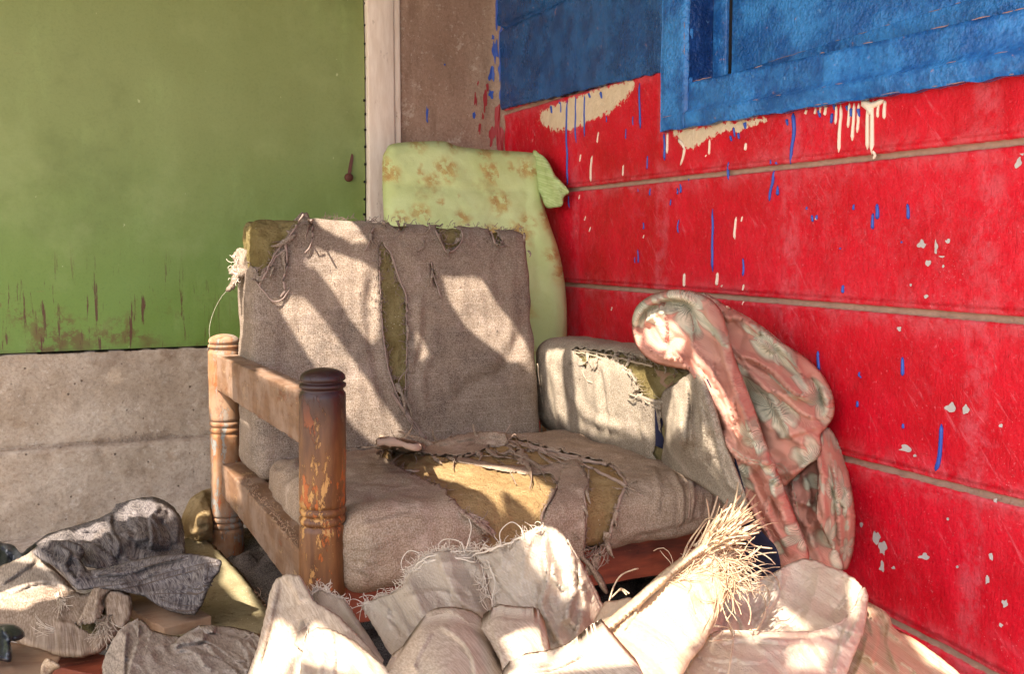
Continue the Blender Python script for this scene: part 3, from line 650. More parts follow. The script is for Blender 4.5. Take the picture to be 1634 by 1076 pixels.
cream[sel] = c; wa = np.full(len(P), -1.0); wa[sel] = wash-.25; px = px_all
gdust = (1-sm(gd, .003, .009))
g1 = np.abs(P[:, 2]-G[3](P[:, 1])) < .02; gdust = np.where(g1, gdust*.85, gdust)
edge = np.exp(-(gd/.03)**2)
F = np.array(grid(len(ys)-1, nz_-1)); cen = P[F].mean(1)
dead = ((cen[:, 1] < Yr+.008) & (cen[:, 2] > band_up(cen[:, 1])-.03))
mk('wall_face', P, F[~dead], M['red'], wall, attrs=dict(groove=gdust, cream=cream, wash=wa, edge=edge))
# blue painted render: left bay
def ygrid(y0, y1, zlo, zhi, X, mat, name, parent, amp=.0035, sp=.007, th=.02, fn=None, seed=0, back=True):
    yy = np.arange(y0, y1+sp*.5, sp); n = 0; zz = []
    nzv = int(max(8, (np.mean(zhi(yy)-zlo(yy)))/sp)); t = np.linspace(0, 1, nzv+1)
    Zg = zlo(yy)[:, None]*(1-t)+zhi(yy)[:, None]*t; Yg = np.repeat(yy[:, None], nzv+1, 1)
    Q = np.stack([np.full(Zg.size, float(X)), Yg.ravel(), Zg.ravel()], -1); d = fbm(Q*14+seed, 4)*amp+fbm(Q*4+seed, 2)*amp*1.3
    e = np.minimum.reduce([Q[:, 1]-y0, y1-Q[:, 1], (Zg-zlo(yy)[:, None]).ravel()]); d -= .006*np.exp(-np.abs(e)/.005)
    Q[:, 2] -= np.where(np.tile(t == 0, len(yy)), perlin(Q*30)*.004+.002, 0)
    Q[:, 0] -= d
    if fn is not None: Q[:, 0] += fn(Q)
    n0 = len(Q); Fg = grid(len(yy)-1, nzv)
    if back:
        Bk = Q.copy(); Bk[:, 0] = X+th; nn = nzv+1; ny = len(yy)
        bd = [(i*nn, (i+1)*nn) for i in range(ny-1)]+[(i*nn+nzv, (i+1)*nn+nzv) for i in range(ny-1)]+[(j, j+1) for j in range(nzv)]+[((ny-1)*nn+j, (ny-1)*nn+j+1) for j in range(nzv)]
        Q = np.vstack([Q, Bk]); Fg = Fg+[(a, b, b+n0, a+n0) for a, b in bd]
    return mk(name, Q, Fg, mat, parent)
ul = wline((807, 46), (905, -1))
def ledge(Q):
    d = Q[:, 2]-ul(Q[:, 1]); return .015*np.exp(-(d/.006)**2)-.008*sm(d, .004, .012)
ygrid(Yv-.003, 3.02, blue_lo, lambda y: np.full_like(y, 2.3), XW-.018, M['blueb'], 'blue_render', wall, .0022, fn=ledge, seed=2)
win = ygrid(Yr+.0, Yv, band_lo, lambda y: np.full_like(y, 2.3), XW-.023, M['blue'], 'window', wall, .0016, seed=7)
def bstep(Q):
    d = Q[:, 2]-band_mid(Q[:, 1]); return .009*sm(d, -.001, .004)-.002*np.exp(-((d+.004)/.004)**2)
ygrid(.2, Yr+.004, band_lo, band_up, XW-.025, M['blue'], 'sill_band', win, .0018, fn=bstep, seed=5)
# reveal, inner frame and shutter
xs_ = onp(1143, 140, 1, Yr)[0]
zz = np.linspace(float(band_up(Yr))-.04, 2.3, 160); xx = np.linspace(XW-.015, xs_+.01, 16); A, B = np.meshgrid(xx, zz, indexing='ij'); P = np.stack([A.ravel(), np.full(A.size, Yr), B.ravel()], -1)
P[:, 1] -= fbm(P*18, 4)*.005+.002; mk('reveal', P, grid(15, 159), M['blued'], win)  # darker copy of the blue paint, shading the recess by colour
mb = MB(); y1 = onX(1157, 120, xs_-.012)[1]; mb.box((xs_-.012, y1, .95), (xs_+.03, Yr+.002, 2.3)); mb.build('inner_frame', M['blue'], win, bevel=.003)
y2 = onX(1166, 120, xs_)[1]
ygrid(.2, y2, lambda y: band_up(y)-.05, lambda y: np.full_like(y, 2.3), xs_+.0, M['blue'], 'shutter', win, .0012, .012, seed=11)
mb = MB(); mb.box((xs_+.012, .1, .9), (xs_+.05, Yr+.1, 2.3)); mb.box((xs_-.004, y2-.001, .95), (xs_+.011, y1-.0005, 2.3)); mb.build('gap_shade_backing', M['gap'], win)  # near-black boxes stand in for the shade inside the shutter gap
mb = MB(); l0 = wline((1200, 107), (1634, -28), xs_-.01)
mb.hexa([(xs_-.012, y2, l0(y2)-.05), (xs_-.012, .2, l0(.2)-.05), (xs_+.005, .2, l0(.2)-.05), (xs_+.005, y2, l0(y2)-.05), (xs_-.012, y2, l0(y2)), (xs_-.012, .2, l0(.2)), (xs_+.005, .2, l0(.2)), (xs_+.005, y2, l0(y2))])
mb.build('bottom_rail', M['blue'], win, bevel=.002)
mb = MB(); mb.box((XW+.09, .1, -.05), (XW+.2, 3.3, 2.3)); mb.build('wall_core', M['conc'], wall)
# ---- chipped paint edges of the window
mb = MB()
def chipline(a, b, X, r, seed, th=.15):
    n = 220; Q = np.array([onX(a[0]+(b[0]-a[0])*t, a[1]+(b[1]-a[1])*t, X) for t in np.linspace(0, 1, n)]); Q = Q+np.c_[np.zeros(n), perlin(Q*50+seed)*.0012, perlin(Q*60+seed)*.0012]
    k = fbm(Q*26+seed, 3) > th; i = 0
    while i < n:
        if k[i]:
            j = i
            while j < n-1 and k[j]: j += 1
            if j-i > 2: mb.tube(Q[i:j+1], r*(1-.6*np.abs(np.linspace(-1, 1, j-i+1))), 5)
            i = j
        i += 1
chipline((1093, 132), (1634, 13), XW-.0245, .0011, 1, .22); chipline((1056, 187), (1634, 77), XW-.027, .0007, 2, .3); chipline((1200, 107), (1560, -5), xs_-.0125, .0007, 3, .1); chipline((1092, 10), (1092, 128), XW-.0245, .0008, 4, .3); chipline((808, 175), (1050, 119), XW-.018, .0010, 5, .3); chipline((1053, 206), (1634, 115), XW-.026, .0010, 6, .4)
mb.build('chipped_edge', m_plain('chipped_primer', srgb(186, 150, 138), .9, srgb(140, 100, 88)), win)
# ---- paint drips and bare patches on the wall
def wpt(x, y):
    p = onX(x, y, XW); p[0] = XW-wnoise(p[None])[0]-.0006; return p
def drip(mb, pts, w0, w1=None, m=0):
    L = crom(pts, 4) if len(pts) > 2 else np.linspace(pts[0], pts[1], 7); Q = np.array([wpt(a, b) for a, b in L]); n = len(L); t = np.linspace(0, 1, n)
    w = (w0+( (w1 or w0*1.2)-w0)*t)*np.clip(np.minimum(t*9+.25, (1-t)*7+.25), 0, 1)*1.25; dd = np.linalg.norm(Q-CAM, axis=1)
    mb.tube(Q, w*dd/FPX/2+1e-5, 6, m)
db = MB(); dw = MB()
for x, y0, y1, w in [(907, 155, 300, 3.4), (920, 150, 228, 2.6), (933, 148, 218, 2.6), (897, 160, 180, 2), (895, 158, 166, 2.5), (1023, 132, 205, 3.6), (1061, 212, 256, 4), (1137, 333, 434, 4.2), (1186, 412, 441, 3.6), (1033, 248, 270, 2.4),
        (1163, 258, 288, 4), (1345, 455, 468, 5), (1307, 560, 592, 5), (1449, 325, 350, 5), (1400, 325, 350, 6), (1393, 340, 366, 5), (1363, 326, 335, 3.5), (1296, 343, 354, 4), (1303, 343, 350, 4), (1373, 600, 604, 2), (1011, 185, 200, 2), (999, 205, 222, 2), (968, 185, 195, 1.8),
        (1018, 398, 420, 2.4), (1013, 410, 420, 2), (1083, 350, 372, 2.6), (1027, 355, 366, 2.6), (1086, 292, 308, 3.6), (1081, 300, 310, 3), (1070, 318, 328, 2.4), (1038, 300, 312, 2.6), (1340, 395, 398, 3), (1439, 385, 388, 3), (1287, 330, 334, 3), (1240, 258, 262, 5), (1442, 570, 600, 5.4), (1368, 640, 650, 4), (1371, 594, 602, 3), (1443, 676, 684, 4), (1232, 255, 262, 4), (909, 310, 332, 2.2), (1018, 300, 306, 2), (1100, 285, 293, 2)]:
    drip(db, [(x+random.uniform(-1, 1), y0), (x+random.uniform(-1, 1), (y0+y1)/2), (x, y1)], w*.7, w)
drip(db, [(1266, 180), (1268, 205), (1264, 235), (1262, 262)], 6, 4); drip(db, [(1237, 272), (1235, 290), (1231, 305), (1229, 321)], 4.5, 4); drip(db, [(1243, 296), (1243, 312)], 2, 6)
drip(db, [(1505, 677), (1504, 705), (1499, 735), (1494, 752)], 5, 6); drip(db, [(1327, 180), (1325, 197)], 4, 4); drip(db, [(1357, 172), (1358, 186)], 4, 4)
for x, y in [(1330, 165), (1350, 168), (1306, 175), (1370, 172), (1256, 190), (1190, 195), (1172, 203), (1166, 216), (1180, 212), (880, 168), (940, 148), (958, 146)]:
    drip(db, [(x, y), (x+2, y+random.uniform(8, 16))], random.uniform(3, 6), 3)
for x, y0, y1, w in [(1066, 212, 245, 4), (1340, 166, 245, 5), (1354, 164, 204, 4.5), (1362, 164, 225, 5), (1370, 164, 212, 4.4), (1386, 160, 240, 6), (1393, 160, 246, 6), (1403, 160, 188, 4), (1413, 160, 190, 5), (1333, 168, 198, 4), (1317, 168, 184, 4.5), (1300, 172, 182, 4), (1285, 175, 182, 4), (1308, 170, 182, 3.5),
        (1133, 222, 247, 3.5), (1192, 228, 240, 4.4), (1174, 346, 382, 4), (1185, 345, 354, 2.4), (1093, 436, 458, 4.6), (1144, 435, 456, 5), (1187, 454, 464, 3), (1187, 481, 487, 3), (1151, 455, 458, 2), (926, 246, 258, 2.4), (953, 210, 228, 2.4), (1127, 247, 250, 2), (933, 345, 352, 2), (941, 362, 370, 2), (1302, 347, 350, 3.5), (925, 310, 318, 1.8), (994, 263, 281, 2.8), (1027, 375, 380, 1.6), (977, 490, 496, 1.6)]:
    drip(dw, [(x+1, y0), (x, (y0+y1)/2), (x-1, y1)], w*.8, w)
drip(dw, [(945, 248), (942, 270), (942, 291)], 3, 3.4); drip(dw, [(1084, 222), (1094, 235), (1091, 252), (1086, 264)], 5, 3); drip(dw, [(1394, 240), (1397, 247), (1394, 254)], 5, 3)
drip(dw, [(1378, 163), (1390, 168), (1400, 166), (1412, 160)], 9, 7); drip(dw, [(1376, 162), (1388, 172), (1394, 182)], 9, 8)
db.build('blue_paint_drips', M['dripb'], wall); dw.build('cream_paint_drips', M['dripw'], wall)
fb = MB()
def flake(x, y, w, h, seed):
    r_ = np.random.default_rng(seed); n = 11; a = np.linspace(0, 2*math.pi, n, endpoint=False); rr = r_.uniform(.45, 1.1, n)
    o = [(x+w/2*rr[i]*math.cos(a[i]), y+h/2*rr[i]*math.sin(a[i])) for i in range(n)]
    O = resample(crom(o, 3, True), 2.5, True); V = np.array([wpt(*q) for q in O]+[wpt(x, y)]); V[:, 0] -= .0006; k = len(O)
    fb.add(V, [(i, (i+1) % k, k) for i in range(k)])
for i, f in enumerate([(1518, 651, 22, 20), (1546, 653, 14, 20), (1447, 716, 22, 14), (1462, 727, 8, 6), (1399, 858, 14, 26), (1408, 876, 16, 26), (1407, 906, 11, 22), (1426, 907, 9, 6), (1475, 889, 18, 12), (1374, 838, 6, 10), (1513, 829, 6, 7), (1606, 964, 12, 18), (1600, 998, 8, 10), (1578, 925, 8, 20), (1599, 680, 7, 8), (1447, 62, 10, 10), (1472, 390, 16, 16), (1484, 420, 10, 14), (1507, 425, 5, 8), (1514, 385, 9, 9), (1505, 410, 12, 5), (1480, 473, 10, 9), (1627, 260, 14, 22), (1632, 245, 8, 8), (1435, 525, 10, 12), (1622, 212, 8, 8), (1495, 395, 8, 26), (1530, 905, 6, 6), (1583, 888, 8, 16), (1590, 800, 7, 10), (1455, 455, 6, 5)]):
    flake(*f, i+5)
fb.build('bare_patches', M['flake'], wall, smooth=False)

# ---- back wall: concrete plinth, green sheet door, timber post, cement column
p0, p1 = onY(0, 567, YB-.02), onY(335, 553.5, YB-.02); kz = (p1[2]-p0[2])/(p1[0]-p0[0])
ztop = lambda X: p0[2]+kz*(X-p0[0])
xx = np.concatenate([np.arange(-2.2, -.5, .03), np.arange(-.5, .75, .007), np.arange(.75, XW+.05, .03)]); nn = 170; t = np.linspace(0, 1, nn+1)
Zg = -.05+(ztop(xx)[:, None]+.05)*t; P = np.stack([np.repeat(xx[:, None], nn+1, 1).ravel(), np.full(Zg.size, YB-.02), Zg.ravel()], -1)
c0, c1 = onY(0, 719, YB-.02), onY(336, 697, YB-.02); kc = (c1[2]-c0[2])/(c1[0]-c0[0])
dz = P[:, 2]-(c0[2]+kc*(P[:, 0]-c0[0]))+perlin(P*6)*.008
P[:, 1] += -fbm(P*4, 4)*.006-fbm(P*30, 3)*.002+.016*np.exp(-(dz/.006)**2)-.020*(1-sm(dz, -.006, .012))-.006*np.exp(-((dz-.02)/.02)**2)*(perlin(P*9)+.5)
P[:, 2] -= (np.tile(t == 1, len(xx)))*(.002+np.abs(perlin(P*20))*.004)
n0 = len(P); top = [i*(nn+1)+nn for i in range(len(xx))]; Q = P[top].copy(); Q[:, 1] = YB+.1
o = mk('concrete_plinth', np.vstack([P, Q]), grid(len(xx)-1, nn)+[(top[i], top[i+1], n0+i+1, n0+i) for i in range(len(xx)-1)], M['conc'])
gb = MB()
for k in range(900):
    x = rng.uniform(0, 336) if k < 420 else 215+rng.normal()*38; y = 719-(x/336)*22+rng.normal()*(2.2 if k < 420 else 4.5)-(0 if k < 420 else 3); p = onY(x, y, YB-.026); s_ = rng.uniform(.0008, .0030)
    q = np.array([(1, 0, 0), (-1, 0, 0), (0, 1, 0), (0, -1, 0), (0, 0, 1), (0, 0, -1)], float)*s_*rng.uniform(.5, 1.2, (6, 1))+p
    gb.add(q, [(0, 2, 4), (2, 1, 4), (1, 3, 4), (3, 0, 4), (2, 0, 5), (1, 2, 5), (3, 1, 5), (0, 3, 5)])
tag(gb.build('exposed_gravel', m_plain('gravel', srgb(120, 98, 82), .95, srgb(196, 176, 156), .2), o, smooth=False), kind='stuff')
tag(o, 'pitted grey brown concrete plinth below the green sheet', 'plinth')
xr = onY(583, 300, YB)[0]
xx = np.linspace(-2.2, xr, 150); t = np.linspace(0, 1, 100)
Zg = (ztop(xx)[:, None]+.002)+(2.4-ztop(xx)[:, None])*t; P = np.stack([np.repeat(xx[:, None], 100, 1).ravel(), np.full(Zg.size, YB), Zg.ravel()], -1)
P[:, 1] += fbm(P*1.7, 3)*.009
door = thing('green_sheet_door', 'large green painted metal sheet with rust stains, left of the pale post', 'door', ((-.6+xr)/2, YB, float(ztop(0))))
mk('sheet', P, grid(149, 99), M['green'], door)
mb = MB()
for y in [5, 40, 70, 92, 125, 160, 182, 207, 234, 262, 290, 318, 342]:
    p = onY(581+random.uniform(-1, 1), y, YB-.004); mb.tube([p, p+np.array([.004, -.003, 0])], [.004, .0035], 7)
mb.build('nails', M['gap'], door)
mb = MB(); p = onY(557, 283, YB-.004); mb.tube([p+np.array([0, .006, 0]), p-np.array([0, .004, 0]), p-np.array([0, .008, 0])], [.0135, .0125, .007], 14); mb.build('bolt_head', M['rust'], door)
V, F, uv, _ = relief([(561, 245), (564, 250), (562, 265), (560, 276), (555, 277), (557, 262)], [(560, 260, 'Y%f' % (YB-.004))], sp=3)
mk('rust_streak', V, F, M['rust'], door)
xp0 = onY(588, 300, YB-.02)[0]; xp1 = onY(630, 300, YB-.02)[0]; xp2 = onY(641, 300, YB-.02)[0]
mb = MB(); mb.box((xr-.01, YB+.01, 0), (xp0+.01, YB+.06, 2.4)); mb.build('shadow_gap', M['gap'], door)
po = thing('timber_post', 'pale cream timber post between green sheet and brown column', 'post', ((xp0+xp2)/2, YB, 0))
mb = MB(); mb.box((xp0, YB-.03, float(ztop(.5))), (xp1, YB+.05, 2.4)); mb.build('post_board', M['post'], po, bevel=.004)
mb = MB(); mb.box((xp1+.002, YB-.022, float(ztop(.5))), (xp2, YB+.05, 2.4)); mb.build('bead_strip', M['post'], po, bevel=.004)
xx = np.linspace(xp2+.001, XW+.02, 90); zz = np.linspace(.2, 2.4, 260); A, B = np.meshgrid(xx, zz, indexing='ij'); P = np.stack([A.ravel(), np.full(A.size, YB-.012), B.ravel()], -1)
P[:, 1] -= fbm(P*6, 4)*.004+.02*np.exp(-(P[:, 0]-xp2)/.004)*-.3+sm(P[:, 0], XW-.05, XW)*.012*(1+perlin(P*14))
col = thing('cement_column', 'brown cement column in the corner, smeared with blue and red paint', 'column', ((xp2+XW)/2, YB, 0))
mk('column_face', P, grid(89, 259), M['column'], col)
sm_b, sm_r = MB(), MB()
def smear(mb, x, y, w, h, seed):
    r_ = np.random.default_rng(seed); n = 12; a = np.linspace(0, 2*math.pi, n, endpoint=False); rr = r_.uniform(.4, 1.15, n)
    O = resample(crom([(x+w/2*rr[i]*math.cos(a[i]), y+h/2*rr[i]*math.sin(a[i])) for i in range(n)], 3, True), 2, True)
    V = [onY(q[0], q[1], YB-.012) for q in O]+[onY(x, y, YB-.012)]; V = np.array(V); V[:, 1] = V[:, 1]-fbm(V*6, 4)*.004-sm(V[:, 0], XW-.05, XW)*.012*(1+perlin(V*14))-.0025; k = len(O)
    mb.add(V, [(i, k, (i+1) % k) for i in range(k)])
for i, (x, y, w, h) in enumerate([(793, 20, 8, 70), (789, 80, 10, 44), (784, 118, 14, 30), (783, 150, 12, 18), (797, 110, 10, 60), (797, 150, 8, 50), (681, 180, 4, 30), (681, 192, 3, 10), (797, 60, 8, 60), (756, 183, 5, 14), (709, 103, 3, 4), (786, 60, 6, 10)]): smear(sm_b, x, y, w, h, i)
for i, (x, y, w, h) in enumerate([(758, 158, 5, 26), (773, 160, 7, 40), (765, 204, 4, 24), (762, 133, 3, 10), (792, 200, 14, 70), (797, 225, 12, 50), (784, 218, 10, 34), (777, 140, 5, 20), (770, 185, 4, 14)]): smear(sm_r, x, y, w, h, i+40)
sm_b.build('blue_smears', M['dripb'], col, smooth=False); sm_r.build('red_smears', M['redb'] if 'redb' in M else m_plain('dark_red_smear', srgb(140, 26, 34), .5, srgb(170, 60, 60)), col, smooth=False)
mb = MB(); mb.box((-2.2, YB+.07, -.05), (XW+.2, YB+.2, 2.4)); tag(mb.build('back_wall', M['conc']), 'plain wall backing the green sheet, post and column', 'wall')
# ================================================================ armchair
YF, YRr = 1.556, 2.38
ft = onY(515, 587, YF); fb_ = onY(514.5, 950, YF); rt = onY(357, 533, YRr); rb = onY(365, 900, YRr)
chair = thing('armchair', 'tattered brown upholstered armchair with turned wooden posts and split cushions', 'armchair', (.8, 1.95, 0))
def leg(ptop, pb, ringpx, cx_, Y, r, mat, name='leg', seed=0, capk=1.0):
    """ringpx: list of (photo y, kind); lathe along the leaning axis"""
    ax = (ptop-pb)/(ptop[2]-pb[2]); zt = ptop[2]
    zpx = lambda y: onY(cx_, y, Y)[2]
    prof = []; zc = lambda d: zt-d
    for a in np.linspace(0, 1, 7): prof.append((zc(.016*(1-math.cos(a*math.pi/2))), r*capk*math.sin(a*math.pi/2)*.96+1e-4))
    prof += [(zc(.019), r*.97), (zc(.0215), r*.86), (zc(.0235), r*.86)]
    for k in range(1): 
        z0 = zc(.024)
        for a in np.linspace(-1, 1, 7): prof.append((z0-.0085*(a+1)/2, r*(.9+.1*math.sqrt(max(0, 1-a*a)))))
    prof += [(zc(.035), r*.88), (zc(.037), r*.9), (zc(.041), r*.985), (zc(.047), r)]
    for y in ringpx:
        z0 = zpx(y); prof += [(z0+.022, r), (z0+.016, r*.985), (z0+.0145, r*.9)]
        for c_ in (.0075, -.0075):
            for a in np.linspace(-1, 1, 7): prof.append((z0+c_-.0065*a, r*(.9+.11*math.sqrt(max(0, 1-a*a)))))
        prof += [(z0-.0155, r*.9), (z0-.018, r*.98), (z0-.024, r)]
    prof += [(.01, r*.97), (.0, r*.9)]
    # densify
    Pz = np.array(prof); out = [Pz[0]]
    for a, b in zip(Pz[:-1], Pz[1:]):
        n = max(1, int(abs(a[0]-b[0])/.012))
        for k in range(1, n+1): out.append(a+(b-a)*k/n)
    n = 40; V = []
    for z, rr in out:
        c = pb+ax*(z-pb[2])
        for j in range(n):
            t = 2*math.pi*j/n; V.append((c[0]+rr*math.cos(t), c[1]+rr*math.sin(t), z))
    V = np.array(V); d = fbm(V*30+seed, 3)*.0009; cc = np.array([pb+ax*(z-pb[2]) for z in V[:, 2]]); rad = V-cc; rad[:, 2] = 0; rad /= np.linalg.norm(rad, axis=1)[:, None]+1e-9
    V = V+rad*d[:, None]; m = len(out)
    F = [(i*n+j, (i+1)*n+j, (i+1)*n+(j+1) % n, i*n+(j+1) % n) for i in range(m-1) for j in range(n)]+[tuple(range(n)), tuple((m-1)*n+j for j in range(n))[::-1]]
    return mk(name, V, F, mat, chair)
RL = .0375
leg(ft, fb_, [821, 1030], 515, YF, RL, M['leg'], seed=1)
leg(rt, rb, [680, 832], 360, YRr, RL*.98, M['legr'], seed=2)
frt = onY(1175, 640, YF); frt = np.array([1.235, YF, .52]); leg(frt, np.array([1.235, YF, 0.]), [900], 1200, YF, RL*.9, M['leg'], seed=3)
leg(np.array([1.2, YRr, .36]), np.array([1.2, YRr, 0.]), [832], 900, YRr, RL, M['legr'], seed=4)
# side rails (arm rail without its pad, and lower seat rail)
def rail(lineTop, lineBot, Xr_, Xf_, y0, y1, th, mat, name):
    q = []
    for (X, Y) in ((Xr_, y0), (Xf_, y1)):
        pxx = proj(np.array([X, Y, .45]))[0]
        for ln in (lineBot, lineTop):
            yy = ln[1]+ln[2]*(pxx-ln[0]); p = onY(pxx, yy, Y); q.append(p)
    rbp, rtp, fbp, ftp = q; t = np.array([th, 0, 0]); mb = MB(); N = 40
    V = []; F = []
    sec = lambda b, tt: [b, b+t, tt+t, tt]
    n = 14; ring = []
    for i in range(N+1):
        s_ = i/N; b = rbp*(1-s_)+fbp*s_; tt = rtp*(1-s_)+ftp*s_; c4 = sec(b, tt)
        loop = []
        for a, c in zip(c4, c4[1:]+c4[:1]):
            for k in (.04, .35, .65, .96): loop.append(a+(c-a)*k)
        ring.append(loop)
    V = np.array(ring).reshape(-1, 3); V = V+(fbm(V*25, 3)*.0012)[:, None]*np.array([1, .2, .6]); m = 16
    F = [(i*m+j, i*m+(j+1) % m, (i+1)*m+(j+1) % m, (i+1)*m+j) for i in range(N) for j in range(m)]+[tuple(range(m))[::-1], tuple(N*m+j for j in range(m))]
    o = mk(name, V, F, mat, chair, smooth=False); b = o.modifiers.new('b', 'BEVEL'); b.width = .0015; b.segments = 2; return o
rx = rt[0]-.022; fx = ft[0]-.024
rail((350.6, 569, .452), (350.6, 627, .648), rx, fx, YRr-.03, YF+.02, .045, M['rail'], 'arm_rail')
rail((357, 744, 1.12), (359, 798, 1.334), rx+.01, fx+.006, YRr-.03, YF+.02, .06, M['rail'], 'seat_rail')
# front and rear seat rails
mb = MB(); z0 = onY(975, 932, 1.575)[2]; z1 = onY(975, 868, 1.575)[2]
xs = np.linspace(ft[0]+.02, 1.235, 60); V = []
for x in xs:
    for (y, z) in ((1.575, z0), (1.575, (z0+z1)/2), (1.575, z1+.01), (1.61, z1+.01), (1.61, z0)): V.append((x, y, z))
V = np.array(V); V = V+(fbm(V*20, 3)*.0012)[:, None]
mk('front_rail', V, [(i*5+j, (i+1)*5+j, (i+1)*5+(j+1) % 5, i*5+(j+1) % 5) for i in range(59) for j in range(5)], M['railr'], chair, smooth=False, bevel=.003)
mb = MB(); mb.box((.36, 2.34, .12), (1.2, 2.38, .2)); mb.box((.4, 1.6, .185), (1.2, 2.35, .195)); mb.build('seat_board', M['railr'], chair)
mb = MB(); mb.box((1.19, 1.58, .12), (1.245, 2.36, .3)); mb.build('side_board', M['railr'], chair, bevel=.003)

def c8(fr, bk, sx=0):
    """fr / bk: four points (bottom-left, bottom-right, top-left, top-right) -> corner list index x+2y+4z"""
    return [fr[0], fr[1], bk[0], bk[1], fr[2], fr[3], bk[2], bk[3]]
HOLES = {}
# --- back cushion
f = [onY(408, 775, 2.10), onY(872, 715, 2.12), onY(399, 344, 2.25), onY(846, 366, 2.25)]
b = [f[0]+np.array([-.008, .22, 0]), f[1]+np.array([0, .2, 0]), f[2]+np.array([-.002, .17, 0]), f[3]+np.array([-.03, .17, -.01])]
bc = c8(f, b)
def backx(V, u):
    return -.004*np.abs(perlin(V*np.array([16, 5, 3])))-.0025*np.abs(perlin(V*np.array([34, 9, 7])+5))+pxcrease(V, [([(655, 600), (668, 520), (672, 450)], 7, .004), ([(690, 560), (672, 600), (680, 660)], 8, .004), ([(596, 420), (590, 500), (604, 600), (630, 680)], 9, -.006), ([(430, 430), (440, 520), (430, 640)], 10, .003), ([(780, 620), (820, 560), (850, 480)], 12, -.005), ([(720, 640), (780, 600), (846, 600)], 12, -.006), ([(560, 380), (600, 372), (660, 384)], 8, -.004)])
BT = [jag([(607, 388), (614, 392), (622, 405), (632, 440), (645, 470), (648, 500), (648, 540), (650, 600), (648, 640), (652, 655), (640, 640), (626, 606), (620, 570), (611, 520), (607, 470), (605, 420)], 5, .8, 1),
      jag([(394, 338), (420, 342), (455, 336), (486, 336), (470, 362), (452, 385), (436, 408), (428, 425), (412, 436), (398, 428), (374, 440), (366, 400), (370, 350)], 6, 1.6, 2),
      jag([(694, 362), (712, 358), (734, 368), (733, 385), (728, 396), (716, 400), (708, 392)], 4, 1.2, 3), jag([(780, 362), (790, 366), (800, 384), (797, 392), (786, 380)], 4, .8, 4),
      jag([(614, 346), (640, 348), (650, 360), (640, 368), (622, 360)], 4, 1, 5), jag([(687, 415), (691, 422), (697, 455), (700, 470), (694, 455), (688, 435)], 4, .4, 6),
      jag([(700, 349), (726, 352), (730, 362), (712, 360)], 4, .8, 8), jag([(670, 349), (684, 352), (682, 362)], 4, .6, 9)]
V, F, N, u = cushion(bc, (.034, .04, .038), .006, (0, .012, .002), (.004, .09), 0, 1, backx)
V2, F2 = cutfab(V, F, N, BT, thru=(1, 2, 3, 4, 6, 7)); mk('back_cushion_cover', V2, F2, M['fab'], chair, solid=.0015)
bcov = (V, N)
V, F, N, u = cushion(bc, (.034, .04, .038), .007, (0, .012, .002), (.004, .09), 0, 1, lambda V, u: backx(V, u)-.0045-.008*np.abs(fbm(V*26, 4)))
mk('back_foam', V, F, M['foamo'], chair)
# --- seat cushion
zr = .292; zf = .318
f = [np.array([.385, 1.50, .168]), np.array([1.175, 1.50, .205]), np.array([.385, 1.50, .322]), np.array([1.165, 1.50, .308])]
b = [np.array([.372, 2.14, .20]), np.array([1.10, 2.14, .20]), np.array([.372, 2.14, .295]), np.array([1.10, 2.14, .31])]
scn = c8(f, b)
def seatx(V, u):
    return -.004*np.abs(perlin(V*np.array([4, 14, 14])+2))*(u[:, 1] < .35)-.0022*np.abs(perlin(V*np.array([30, 8, 12])))+pxcrease(V, [([(1068, 745), (1086, 780), (1090, 820), (1082, 850)], 4, .005), ([(1098, 748), (1106, 790), (1098, 840)], 4, .005), ([(1120, 752), (1134, 790), (1130, 830)], 4, .004), ([(1040, 740), (1052, 780), (1046, 830)], 5, .003), ([(555, 872), (580, 876), (620, 866)], 4, .005), ([(556, 888), (585, 894), (610, 900)], 4, .005), ([(556, 904), (580, 912), (600, 926)], 4, .005), ([(562, 846), (600, 836), (660, 822)], 6, .004), ([(580, 800), (620, 780), (660, 770)], 8, -.004), ([(640, 900), (700, 880), (760, 872)], 7, -.004), ([(1000, 860), (1060, 850), (1130, 830)], 6, -.004), ([(440, 760), (460, 750), (476, 740)], 6, .005)])
ST = [jag([(600, 722), (640, 720), (700, 726), (760, 722), (800, 700), (850, 706), (920, 726), (960, 736), (985, 748), (1002, 770), (990, 790), (985, 815), (975, 850), (955, 880), (940, 893), (932, 880), (935, 845), (930, 810), (935, 780), (938, 765), (915, 735), (897, 750), (888, 778), (874, 800), (865, 822), (862, 842), (868, 870), (800, 900), (770, 880), (775, 855), (758, 830), (735, 808), (715, 790), (703, 777), (680, 770), (655, 756), (630, 740)], 5, 1.3, 11)]
V, F, N, u = cushion(scn, (.05, .07, .05), .006, (.004, .010, .008), (.006, .09), 0, 4, seatx)
V2, F2 = cutfab(V, F, N, ST); mk('seat_cushion_cover', V2, F2, M['fabs'], chair, solid=.0015)
scov = (V, F)
V, F, N, u = cushion(scn, (.05, .07, .05), .007, (.004, .010, .008), (.006, .09), 0, 4, lambda V, u: seatx(V, u)-.004-.006*np.abs(fbm(V*30, 4)))
mk('seat_foam', V, F, M['foamb'], chair)
